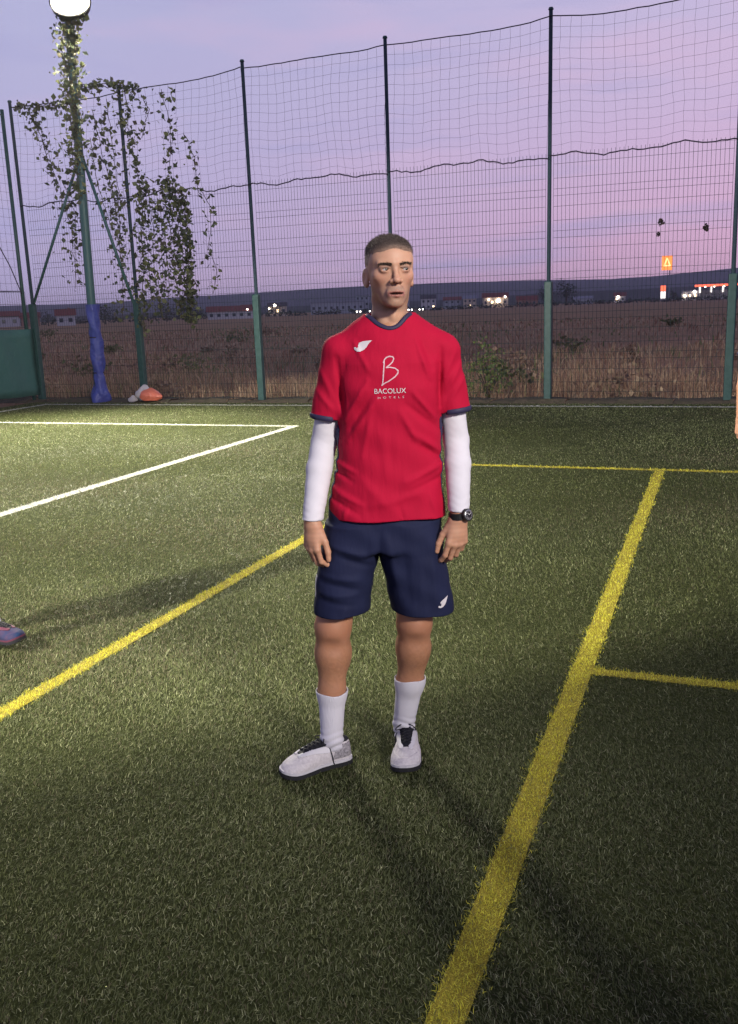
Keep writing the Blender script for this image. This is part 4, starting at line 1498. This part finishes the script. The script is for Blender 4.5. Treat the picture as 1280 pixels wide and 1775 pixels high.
V, Q = clip_faces(V, Q, keep_shirt)
shirt_hem = lambda C: .874 + .010 * np.sin(C[0] * 9 + .6) + np.clip(-(C[0] - .02), 0, 1) * .10
V = snap(V, Q, shirt_hem, .008)
M_red = mat('red_polyester', (.415, .006, .034), .78, .12, var=(9, .5, (.35, .005, .028)), bump=(1.0, .55, .010, (26, 26, 5)))
M_navy = mat('navy_trim', (.028, .024, .060), .6, .3, bump=(600, .2, .0006))
shirtV, shirtQ = V, Q
shirt = put('shirt', new_mesh('shirt', V, Q, smooth=True), M_red, person)
sm = shirt.modifiers.new('cloth', 'SOLIDIFY'); sm.thickness = .003; sm.offset = -1
shirt_bvh = BVHTree.FromPolygons([Vector(v) for v in V.tolist()], [tuple(q) for q in Q.tolist()])


def shell(name, fn, offset, region, lo, hi, h, m_, parent, thick=.0, it=1):
    """a piece lying on a surface: the offset surface cut to a region"""
    V, Q = surface(lambda P: fn(P) - offset, lo, hi, h)
    if it:
        V = relax(V, Q, it, .4)
    V, Q = clip_faces(V, Q, region)
    o = put(name, new_mesh(name, V, Q, smooth=True), m_, parent)
    if thick:
        s_ = o.modifiers.new('thick', 'SOLIDIFY'); s_.thickness = thick; s_.offset = -1
    return o


# navy collar and cuffs: knitted bands following the cut edges of the shirt
def root(o_, d_, t0, t1):
    ts = np.linspace(t0, t1, 60, dtype=np.float32)
    v = d_shirt([o_[i] + d_[i] * ts for i in range(3)])
    k = np.argmax(v > 0)
    return float(ts[k])


def band(name, pts, nrm, h_, th_, m_, parent):
    """closed flat band: pts centre line, nrm outward normals; height along the surface h_"""
    n = len(pts)
    v_, f_ = [], []
    for i in range(n):
        p = Vector(pts[i]); t = (Vector(pts[(i + 1) % n]) - Vector(pts[i - 1])).normalized()
        nn = Vector(nrm[i]); nn = (nn - t * nn.dot(t)).normalized(); b = t.cross(nn).normalized()
        for k in range(8):
            an = math.pi * 2 * k / 8
            v_.append(p + b * (math.copysign(abs(math.cos(an)) ** .7, math.cos(an)) * h_ / 2) + nn * (math.sin(an) * th_))
    for i in range(n):
        for k in range(8):
            f_.append((i * 8 + k, i * 8 + (k + 1) % 8, ((i + 1) % n) * 8 + (k + 1) % 8, ((i + 1) % n) * 8 + k))
    return put(name, new_mesh(name, v_, f_, smooth=True), m_, parent)


def grad(p):
    e = .003
    g_ = []
    for i in range(3):
        a_ = [np.array([p[j] + (e if j == i else 0)], np.float32) for j in range(3)]
        b_ = [np.array([p[j] - (e if j == i else 0)], np.float32) for j in range(3)]
        g_.append(float(d_shirt(a_)[0] - d_shirt(b_)[0]))
    return Vector(g_).normalized()


pts, nrm = [], []
for k in range(72):
    an = 2 * math.pi * k / 72
    x = NKX + .0755 * math.cos(an)
    y = .012 + (.074 if math.sin(an) < 0 else .086) * math.sin(an)
    zt = root((x, y, 1.40), (0, 0, 1), 0, .16) + 1.40
    zt = min(zt, 1.528)
    pts.append((x, y, zt)); nrm.append(grad((x, y, zt)))
for _ in range(3):
    pts = [tuple((Vector(pts[i - 1]) + Vector(pts[i]) * 2 + Vector(pts[(i + 1) % 72])) / 4) for i in range(72)]
    nrm = [(nrm[i - 1] + nrm[i] * 2 + nrm[(i + 1) % 72]).normalized() for i in range(72)]
band('collar', pts, nrm, .0145, .0035, M_navy, shirt)
for (cx_, cz_, sl_) in ((-.1305, 1.209, -.16), (.2935, 1.218, .10)):
    pts, nrm = [], []
    for k in range(48):
        an = 2 * math.pi * k / 48
        dx, dy = math.cos(an), math.sin(an)
        r_ = root((cx_, .015, cz_), (dx, dy, sl_ * dx), 0, .075)
        r_ = min(r_, .066 if dx * (1 if cx_ > 0 else -1) > -.2 else .059)
        pts.append((cx_ + dx * r_, .015 + dy * r_, cz_ + sl_ * dx * r_)); nrm.append(Vector((dx, dy, 0)))
    for _ in range(2):
        pts = [tuple((Vector(pts[i - 1]) + Vector(pts[i]) * 2 + Vector(pts[(i + 1) % 48])) / 4) for i in range(48)]
    band('cuff', pts, nrm, .017, .0030, M_navy, shirt)
for xs_ in (0, 1):
    if xs_ == 0:
        rg = lambda C: (C[1] > -.030) & (C[1] < -.004) & (C[0] < .0) & (C[2] > .905) & (C[2] < 1.19) & (C[0] > np.interp(C[2], [.85, .9, .95, 1.0, 1.1, 1.2], [-.16, -.152, -.138, -.122, -.108, -.0905]))
        bx = ((-.17, -.06, .89), (-.05, .04, 1.21))
    else:
        rg = lambda C: (C[1] > -.028) & (C[1] < -.004) & (C[0] > .15) & (C[2] > .885) & (C[2] < 1.20) & (C[0] < np.interp(C[2], [.85, .9, .95, 1.0, 1.1, 1.2], [.27, .262, .256, .256, .252, .2455]))
        bx = ((.19, -.06, .87), (.29, .04, 1.21))
    shell('side_piping', d_shirt, .0012, rg, bx[0], bx[1], .003, M_navy, shirt, .003)


# printed marks -------------------------------------------------------
M_print = mat('white_print', (.62, .58, .58), .6, .3)
M_printpink = mat('thin_white_print', (.58, .40, .43), .6, .3)


def on_surf(bvh, pts, off_=.0014, y0=-.6):
    r_ = []
    for (x, zz) in pts:
        hit = bvh.ray_cast(Vector((x, y0, zz)), Vector((0, 1, 0)))
        y_ = hit[0].y if hit[0] is not None else -.12
        r_.append((x, y_ - off_, zz))
    return r_


def ribbon(pts, wd_):
    """flat stroke along a 2-D polyline -> 2-D quads"""
    v_, f_ = [], []
    P_ = [Vector(p) for p in pts]
    fine = [P_[0]]
    for a, b in zip(P_[:-1], P_[1:]):
        k = max(1, int((b - a).length / .004))
        fine += [a.lerp(b, (q + 1) / k) for q in range(k)]
    for i, p in enumerate(fine):
        t = (fine[min(i + 1, len(fine) - 1)] - fine[max(i - 1, 0)]).normalized()
        n_ = Vector((-t.y, t.x)) * wd_ / 2
        v_ += [p + n_, p - n_]
    for i in range(len(fine) - 1):
        f_.append((2 * i, 2 * i + 1, 2 * i + 3, 2 * i + 2))
    return [(v.x, v.y) for v in v_], f_


def px2(px, py):   # shirt print layout: measured positions -> metres on the shirt front
    return (.241 + (px - 762) * .001795, 1.213 - (py - 722) * .00183)


def polymesh(poly):
    bm = bmesh.new()
    vs_ = [bm.verts.new((x, 0, zz)) for x, zz in poly]
    bm.faces.new(vs_)
    bmesh.ops.triangulate(bm, faces=bm.faces[:])
    bmesh.ops.subdivide_edges(bm, edges=bm.edges[:], cuts=2, use_grid_fill=True)
    bmesh.ops.triangulate(bm, faces=bm.faces[:])
    v_ = [(v.co.x, v.co.z) for v in bm.verts]
    f_ = [tuple(v.index for v in f.verts) for f in bm.faces]
    bm.free()
    return v_, f_


MARK = [(494, 291), (472, 312), (458, 333), (441, 348), (418, 358), (397, 357), (383, 347), (379, 334), (391, 330), (399, 339), (411, 342), (424, 334), (432, 321), (434, 309), (421, 311), (406, 322), (413, 305), (435, 297), (462, 294)]


def mark(name, bvh, cx_, cz_, size, rot, parent, y0=-.6):
    c, s = math.cos(rot), math.sin(rot)
    poly = []
    for (x, y) in MARK:
        a, b = (x - 438) / 107 * size, -(y - 326) / 107 * size
        poly.append((cx_ + a * c - b * s, cz_ + a * s + b * c))
    v_, f_ = polymesh(poly)
    return put(name, new_mesh(name, on_surf(bvh, v_, .0016, y0), f_), M_print, parent)


mx_, mz_ = px2(628, 600.5)
mark('emblem', shirt_bvh, mx_, mz_, .054, .0, shirt)
z2 = lambda x, y: px2(520 + x / 4, 520 + y / 4)
sv, sf_ = [], []
for st in ([(566, 436), (576, 414), (590, 400), (612, 394), (634, 398), (640, 410), (630, 432), (608, 452), (584, 468)],
           [(584, 468), (612, 466), (646, 473), (667, 490), (664, 508), (644, 530), (604, 556), (566, 574), (549, 587)],
           [(574, 424), (571, 452), (566, 500), (561, 545), (556, 586)]):
    v_, f_ = ribbon([z2(*p) for p in st], .0036)
    sf_ += [tuple(i + len(sv) for i in f) for f in f_]
    sv += v_
put('letter_emblem', new_mesh('letter_emblem', on_surf(shirt_bvh, sv), sf_), M_printpink, shirt)


def text_mesh(body, width, height, cx_, cz_):
    cu = bpy.data.curves.new('t', 'FONT')
    cu.body = body
    cu.align_x = 'CENTER'
    to = bpy.data.objects.new('t', cu)
    COL.objects.link(to)
    dg = bpy.context.evaluated_depsgraph_get()
    me = to.evaluated_get(dg).to_mesh()
    co = np.array([v.co[:] for v in me.vertices])
    fs_ = [tuple(p.vertices) for p in me.polygons]
    to.evaluated_get(dg).to_mesh_clear()
    bpy.data.objects.remove(to)
    lo, hi = co.min(0), co.max(0)
    x = cx_ + ((co[:, 0] - lo[0]) / (hi[0] - lo[0]) - .5) * width
    zz = cz_ + ((co[:, 1] - lo[1]) / (hi[1] - lo[1]) - .5) * height
    return list(zip(x.tolist(), zz.tolist())), fs_


cx_, cz_ = px2(672, 676)
v_, f_ = text_mesh('BACOLUX', .098, .0155, cx_, cz_)
put('lettering', new_mesh('lettering', on_surf(shirt_bvh, v_), f_), M_print, shirt)
cx_, cz_ = px2(673, 687)
v_, f_ = text_mesh('H  O  T  E  L  S', .082, .0065, cx_, cz_)
put('small_lettering', new_mesh('small_lettering', on_surf(shirt_bvh, v_), f_), M_printpink, shirt)

# ------------------------------------------------------------------ white under-sleeves
M_white = mat('white_knit', (.62, .60, .635), .85, .1, bump=(500, .25, .001), var=(25, .3, (.54, .52, .56)))


def d_slv(P):
    d = d_arms(P) - .0038
    w_ = np.clip((1.0 - P[2]) * 6, .15, 1)
    d = d - .0011 * w_ * np.sin(P[2] * 260 + 2.5 * np.sin(P[0] * 90) + 30 * P[1]) - .0005 * np.sin(P[2] * 75 + P[0] * 70 + P[1] * 50)
    return d


for s, (lo, hi, lim) in enumerate((((-.26, -.15, .85), (-.06, .12, 1.33), .888), ((.22, -.15, .85), (.37, .12, 1.33), .900))):
    V, Q = surface(d_slv, lo, hi, .0038)
    V, Q = clip_faces(V, Q, lambda C: (C[2] > lim - .05 * (C[0] - (lo[0] + hi[0]) / 2)) & (C[2] < 1.315))
    V = snap(V, Q, lambda C: lim - .05 * (C[0] - (lo[0] + hi[0]) / 2), .008)
    o = put('sleeve', new_mesh('sleeve', V, Q, smooth=True), M_white, person)
    sm = o.modifiers.new('thick', 'SOLIDIFY'); sm.thickness = .002; sm.offset = 1

# ------------------------------------------------------------------ shorts
HFOLDS = [((-.13, .80), (-.02, .77), .006, .010), ((-.10, .765), (.005, .725), -.006, .011), ((-.165, .70), (-.04, .685), .006, .011), ((-.16, .675), (-.05, .655), -.005, .010), ((-.17, .64), (-.05, .635), .006, .011), ((-.16, .615), (-.06, .60), -.005, .010),
          ((.055, .82), (.09, .62), .006, .014), ((.10, .84), (.125, .60), -.005, .016), ((.20, .84), (.215, .58), .006, .016), ((.03, .84), (.028, .76), -.007, .012), ((.16, .7), (.17, .56), .004, .014), ((-.09, .60), (-.1, .55), .004, .012)]


def d_shorts(P):
    pel = tubez(P, [.70, .78, .86, .96], [.045, .046, .050, .052], [.004] * 4, [.17, .196, .190, .172], [.125, .128, .124, .112], 2.5)
    pel = smax(pel, .765 + 2.2 * np.abs(P[0] - .028) * 0 - P[2], .02)
    l = tubez(P, [.50, .55, .65, .75, .85], [-.107, -.106, -.093, -.070, -.045], [-.012, -.012, -.010, -.004, 0], [.096, .0945, .096, .100, .100], [.108, .107, .108, .112, .115], 2.3)
    r = tubez(P, [.50, .55, .65, .75, .85], [.171, .168, .156, .136, .115], [-.002, -.002, -.002, 0, 0], [.109, .1085, .107, .109, .106], [.112, .111, .111, .114, .115], 2.3)
    l = np.maximum(l, P[2] - .86); r = np.maximum(r, P[2] - .86)
    d = smin(np.minimum(l, r), pel, .018)
    for f_ in HFOLDS:
        d = d - fold(P, *f_)
    d = d - .0035 * np.sin(P[0] * 52 + 1) * np.clip((.68 - P[2]) * 8, 0, 1) - .0015 * np.sin(P[2] * 70 + P[0] * 40)
    return d


def hemline(C):
    return np.where(C[0] < .028, .562 + .05 * (C[0] + .105), .554 - .05 * (C[0] - .168)) + .03 * C[1]


V, Q = surface(d_shorts, (-.24, -.16, .50), (.31, .16, .97), .0042)
V = relax(V, Q, 2, .4)
V, Q = clip_faces(V, Q, lambda C: (C[2] > hemline(C)) & (C[2] < .955))
V = snap(V, Q, hemline, .008)
M_shorts = mat('navy_polyester', (.014, .018, .050), .75, .15, bump=(1.0, .5, .010, (22, 22, 6)), var=(9, .5, (.009, .011, .032)))
shorts = put('shorts', new_mesh('shorts', V, Q, smooth=True), M_shorts, person)
sm = shorts.modifiers.new('cloth', 'SOLIDIFY'); sm.thickness = .003; sm.offset = -1
shorts_bvh = BVHTree.FromPolygons([Vector(v) for v in V.tolist()], [tuple(q) for q in Q.tolist()])
mark('emblem', shorts_bvh, .236, .594, .040, .35, shorts)
shell('side_mark', d_shorts, .0012, lambda C: (C[0] < -.16) & (C[2] > .615) & (C[2] < .685) & (C[1] > -.045) & (C[1] < -.020), (-.23, -.08, .60), (-.14, .02, .70), .003, M_print, shorts, .002)

# ------------------------------------------------------------------ socks
def d_sock(P):
    d = d_legs(P) - .0035
    a = cone(P, (-.158, -.046, .10), (-.150, -.046, .06), .029, .028)
    b = cone(P, (.097, .055, .10), (.095, .050, .06), .029, .028)
    d = smin(d, np.minimum(a, b), .02)
    an = np.arctan2(P[1] + .03, P[0] + .15)
    return d - .0022 * np.sin(P[2] * 250 + 2 * np.sin(P[0] * 60) + P[1] * 40) * np.clip((.16 - P[2]) * 16, 0, 1) - .0006 * np.sin(an * 40)


for lo, hi, zt in (((-.24, -.12, .045), (-.07, .08, .30), .268), ((.03, -.04, .045), (.20, .13, .31), .285)):
    V, Q = surface(d_sock, lo, hi, .0034)
    V, Q = clip_faces(V, Q, lambda C: (C[2] < zt - .25 * (C[1] - .02) * 0 + .003 * np.sin(C[0] * 60)) & (C[2] > .05))
    V = snap(V, Q, lambda C: zt + .003 * np.sin(C[0] * 60), .008)
    o = put('sock', new_mesh('sock', V, Q, smooth=True), M_white, person)
    sm = o.modifiers.new('thick', 'SOLIDIFY'); sm.thickness = .003; sm.offset = 1

# ------------------------------------------------------------------ shoes (own frame: x heel->toe, y sideways, z up)
M_upper = mat('white_shoe_upper', (.64, .60, .60), .7, .2, bump=(300, .7, .003), var=(110, .6, (.44, .40, .41)))
M_black = mat('black_lace', (.012, .012, .016), .7, .3)
M_sole = mat('dark_sole', (.018, .018, .020), .7, .3)
M_mid = mat('white_midsole', (.58, .56, .58), .5, .4)
M_heel = mat('grey_heel_print', (.14, .13, .14), .6, .3, var=(140, .9, (.45, .42, .43)))
SL = .278
S_s = [-.004, .004, .02, .05, .09, .13, .17, .205, .235, .258, .272, .282]
S_w = [.008, .024, .0350, .0390, .0385, .0400, .0465, .0495, .0470, .0370, .0240, .0060]
S_h = [.050, .080, .090, .089, .090, .086, .076, .064, .054, .046, .037, .022]


def d_shoe(P, bend):
    X, Y, Z = P
    Yc = Y - bend * .010 * np.sin(np.clip(X / SL, 0, 1) * math.pi)
    w_ = np.interp(X, S_s, S_w).astype(np.float32); h_ = np.interp(X, S_s, S_h).astype(np.float32)
    wz = w_ * (1 - .30 * np.clip((Z / h_ - .45) / .55, 0, 1) ** 1.5)
    n_ = 2.6
    s = (np.abs(Yc / wz) ** n_ + np.abs((Z - h_ * .38) / (h_ * .62)) ** n_) ** (1 / n_)
    d = (s - 1) * np.minimum(w_, h_ * .5)
    d = smax(d, np.maximum(-X - .002, X - SL), .006)
    d = smax(d, .016 - Z, .004)
    # throat for the ankle
    d = smax(d, -cone([X, Yc, Z], (.058, 0, .070), (.040, 0, .16), .024, .032), .006)
    return d


def make_shoe(heel, direction, bend):
    a = math.atan2(direction[1], direction[0])
    s = empty('shoe', (heel[0], heel[1], .010), a)
    s.parent = person
    s.scale = (.92, 1.0, 1.0)
    lo, hi = (-.02, -.07, .0), (.30, .07, .11)
    fn = lambda P: d_shoe(P, bend)
    V, Q = surface(fn, lo, hi, .0028)
    V = relax(V, Q, 1, .4)
    put('upper', new_mesh('upper', V, Q, smooth=True), M_upper, s)
    shell('tongue', fn, .0018, lambda C: (np.abs(C[1] - bend * .008) < np.interp(C[0], [.07, .10, .18, .205], [.028, .028, .020, .011])) & (C[0] > .072) & (C[0] < .205) & (C[2] > .045), lo, hi, .0028, M_black, s, .002)
    shell('eyestay', fn, .0028, lambda C: (np.abs(C[1] - bend * .008) > np.interp(C[0], [.07, .10, .18, .205], [.026, .025, .018, .009])) & (np.abs(C[1] - bend * .008) < np.interp(C[0], [.07, .10, .18, .214], [.0365, .0370, .031, .022])) & (C[0] > .080) & (C[0] < .214) & (C[2] > .035), lo, hi, .0024, M_mid, s, .003)
    shell('toe_cap', fn, .0016, lambda C: (C[0] > .232 - 6 * (C[1] - bend * .004) ** 2 * 6) & (C[2] < .048), lo, hi, .0026, M_upper, s, .0025)
    shell('heel_patch', fn, .0014, lambda C: (C[0] < .085 - .5 * (C[2] - .03)) & (C[2] > .030) & (C[2] < .074), lo, hi, .0028, M_heel, s, .0015)
    shell('collar_edge', fn, .0022, lambda C: (C[2] > .0795) & (C[0] < .088), lo, hi, .0028, M_black, s, .002)
    for k in range(2 if bend > 0 else 0):
        x0 = .095 + k * .024
        shell('side_stripe', fn, .0013, lambda C: (C[0] - .55 * (C[2] - .03) > x0) & (C[0] - .55 * (C[2] - .03) < x0 + .011) & (C[1] * -bend > .012) & (C[2] > .026) & (C[2] < .062), (.08, -.07, .02), (.16, .07, .07), .0016, M_black, s, .0015)
    # sole and midsole
    for nm, z0_, z1_, gx, m_ in (('sole', -.004, .011, .0035, M_sole), ('midsole', .0112, .020, .0025, M_mid)):
        out = []
        K = 46
        for i in range(K + 1):
            x = -.002 + (SL + .004) * (.5 - .5 * math.cos(math.pi * i / K))
            w_ = float(np.interp(x, S_s, S_w)) + gx
            out.append((x + (gx if x > .2 else -gx if x < .02 else 0), w_))
        v_ = []
        for zz in (z0_, z1_):
            for (x, w_) in out:
                rise = .010 * max(0, (x - .21) / .07) ** 2
                v_.append((x, w_ + bend * .010 * math.sin(min(1, max(0, x / SL)) * math.pi), zz + rise))
            for (x, w_) in reversed(out):
                rise = .010 * max(0, (x - .21) / .07) ** 2
                v_.append((x, -w_ + bend * .010 * math.sin(min(1, max(0, x / SL)) * math.pi), zz + rise))
        M2 = 2 * (K + 1)
        f_ = [(i, (i + 1) % M2, M2 + (i + 1) % M2, M2 + i) for i in range(M2)]
        for i in range(K):
            f_.append((M2 + i, M2 + i + 1, M2 + M2 - 2 - i, M2 + M2 - 1 - i))
            f_.append((i + 1, i, M2 - 1 - i, M2 - 2 - i))
        put(nm, new_mesh(nm, v_, f_), m_, s)
    # laces drawn over the tongue
    bv = BVHTree.FromPolygons([Vector(v) for v in V.tolist()], [tuple(q) for q in Q.tolist()])

    def top(x, y):
        h_ = bv.ray_cast(Vector((x, y, .3)), Vector((0, 0, -1)))
        return Vector((x, y, (h_[0].z if h_[0] else .06) + .0042))
    for k in range(6):
        x = .098 + k * .0165
        wl_ = float(np.interp(x, [.09, .19], [.024, .015]))
        for sg in (-1, 1):
            pts = [top(x - sg * .0 + .010 * (t * sg), bend * .008 + wl_ * t) for t in (-1, -.6, -.2, .2, .6, 1)]
            MB().tube(pts, .0030, 5).build('lace', M_black, s, smooth=True)
    b0 = top(.090, bend * .006) + Vector((0, 0, .004))
    for sg in (-1, 1):
        lp = [b0 + Vector((.014 * (1 - math.cos(t)) + .004 * math.sin(t), sg * (.020 * (1 - math.cos(t)) * .9), .009 * math.sin(t) - .004 * (1 - math.cos(t)))) for t in np.linspace(0, 2 * math.pi, 14)]
        MB().tube(lp, .0021, 5).build('bow_loop', M_black, s, smooth=True)
        MB().tube([b0, b0 + Vector((-.010, sg * .014, .010)), b0 + Vector((-.016, sg * .030, -.004))], .0019, 5).build('lace_end', M_black, s, smooth=True)
    MB().tube([b0, b0 + Vector((.0, 0, -.004))], .0055, 6).build('knot', M_black, s, smooth=True)
    # long lace passed round the arch
    arch = []
    for t in np.linspace(0, 1, 12):
        an = math.pi * (.5 - t)
        x = .094 - .012 * t
        w_ = float(np.interp(x, S_s, S_w)) + .003
        zz = .012 + (.074) * (1 - t)
        hit = bv.ray_cast(Vector((x, bend * .12 * -1, zz)), Vector((0, bend, 0)))
        y_ = hit[0].y - bend * .003 if hit[0] else -bend * w_
        arch.append((x, y_, zz))
    MB().tube(arch, .0022, 5).build('arch_lace', M_black, s, smooth=True)
    return s


make_shoe((-.100, -.020), (-.885, -.465), -1)
make_shoe((.104, .112), (-.075, -1.0), 1)

# ------------------------------------------------------------------ wristwatch on the viewer's-right wrist
M_strap = mat('black_strap', (.012, .012, .013), .5, .4)
M_steel = mat('watch_steel', (.42, .42, .44), .3, .5, metal=.8)
M_dial = mat('watch_dial', (.015, .015, .018), .25, .5)
wa = empty('wristwatch', (.2915, -.085, .886)); wa.parent = person
wa.rotation_euler = (0, math.radians(-4), 0)
ws = MB()
ring_ = 30
sv, sf_ = [], []
for i in range(ring_):
    an = 2 * math.pi * i / ring_
    for (r, zz) in ((.0300, -.011), (.0335, -.010), (.0335, .010), (.0300, .011)):
        sv.append((r * math.cos(an), r * 1.0 * math.sin(an), zz))
for i in range(ring_):
    for k in range(4):
        sf_.append((i * 4 + k, ((i + 1) % ring_) * 4 + k, ((i + 1) % ring_) * 4 + (k + 1) % 4, i * 4 + (k + 1) % 4))
put('strap', new_mesh('strap', sv, sf_, smooth=False), M_strap, wa)
wd_ = Vector((math.cos(math.radians(-48)), math.sin(math.radians(-48)), .12)).normalized()
q = wd_.to_track_quat('Z', 'Y')
def disc(name, r, d0, d1, m_, parent, n=24):
    v_ = []
    for dd, rr in ((d0, r), (d1, r), (d1 + .0012, r * .9)):
        for k in range(n):
            v_.append(q @ Vector((rr * math.cos(2 * math.pi * k / n), rr * math.sin(2 * math.pi * k / n), dd)))
    f_ = [(a * n + k, a * n + (k + 1) % n, (a + 1) * n + (k + 1) % n, (a + 1) * n + k) for a in range(2) for k in range(n)]
    f_.append(tuple(range(2 * n, 3 * n)))
    return put(name, new_mesh(name, v_, f_), m_, parent)
disc('case', .0205, .031, .0405, M_strap, wa)
disc('bezel', .0170, .0405, .0420, M_steel, wa)
disc('dial', .0138, .0425, .0438, M_dial, wa)
for an in (0.6, 2.4):
    b_ = Vector((math.cos(an) * .0055, math.sin(an) * .0055, .0452))
    MB().tube([q @ Vector((0, 0, .0455)), q @ Vector((math.cos(an) * .010, math.sin(an) * .010, .0455))], .0009, 4).build('hand_pointer', M_print, wa)
for k in range(12):
    an = k * math.pi / 6
    MB().tube([q @ Vector((math.cos(an) * .0105, math.sin(an) * .0105, .0452)), q @ Vector((math.cos(an) * .0128, math.sin(an) * .0128, .0452))], .0007, 4).build('hour_mark', M_print, wa)
MB().box((.018, -.026, .0), (.012, .010, .016)).build('strap_buckle', M_steel, wa)


# ------------------------------------------------------------------ two more players, only just reaching into the frame
def copy_tree(o, parent, swap):
    c = o.copy()
    COL.objects.link(c)
    c.parent = parent
    for s_ in c.material_slots:
        nm = s_.material.name
        if nm in swap:
            m_ = swap[nm]
            s_.link = 'OBJECT'
            s_.material = m_
    for ch in list(o.children):
        if ch.name.split('.')[0] not in ('emblem', 'letter_emblem', 'lettering', 'small_lettering', 'side_mark'):
            copy_tree(ch, c, swap)
    return c


M_bluekit = mat('blue_polyester', (.03, .06, .22), .55, .4)
M_darkkit = mat('black_polyester', (.02, .02, .025), .55, .4)
M_boot = mat('blue_boot', (.010, .034, .085), .8, .1, var=(14, .35, (.14, .04, .05)))
M_boottrim = mat('red_boot_trim', (.10, .03, .05), .7, .2)
skip = {'sleeve', 'wristwatch'}


def clone(loc, rz, mirror, swap, drop, **kw):
    r = empty('person', loc, rz, **kw)
    if mirror:
        r.scale = (-1, 1, 1)
    for ch in list(person.children):
        if ch.name.split('.')[0] in drop:
            continue
        copy_tree(ch, r, swap)
    return r


lp_ = clone(cw(-1.985, 4.33), YAW + math.radians(-4), True,
      {'red_polyester': M_bluekit, 'white_shoe_upper': M_boot, 'white_midsole': M_boottrim, 'grey_heel_print': M_boottrim, 'navy_polyester': M_darkkit},
      {'wristwatch', 'sleeve'}, label='player in blue and red boot stepping in at the left edge', cat='person')
rp = clone(cw(2.342, 5.03), YAW, True,
           {'red_polyester': M_bluekit, 'navy_polyester': M_darkkit}, {'wristwatch', 'sleeve'},
           label='player whose bare hand shows at the right edge', cat='person')
rp.rotation_euler = (0, math.radians(2), YAW - math.radians(25))
[c for c in rp.children if c.name.startswith('shorts')][0].scale = (.8, 1, 1)
lp_.rotation_euler = (0, math.radians(-9), YAW + math.radians(-4))
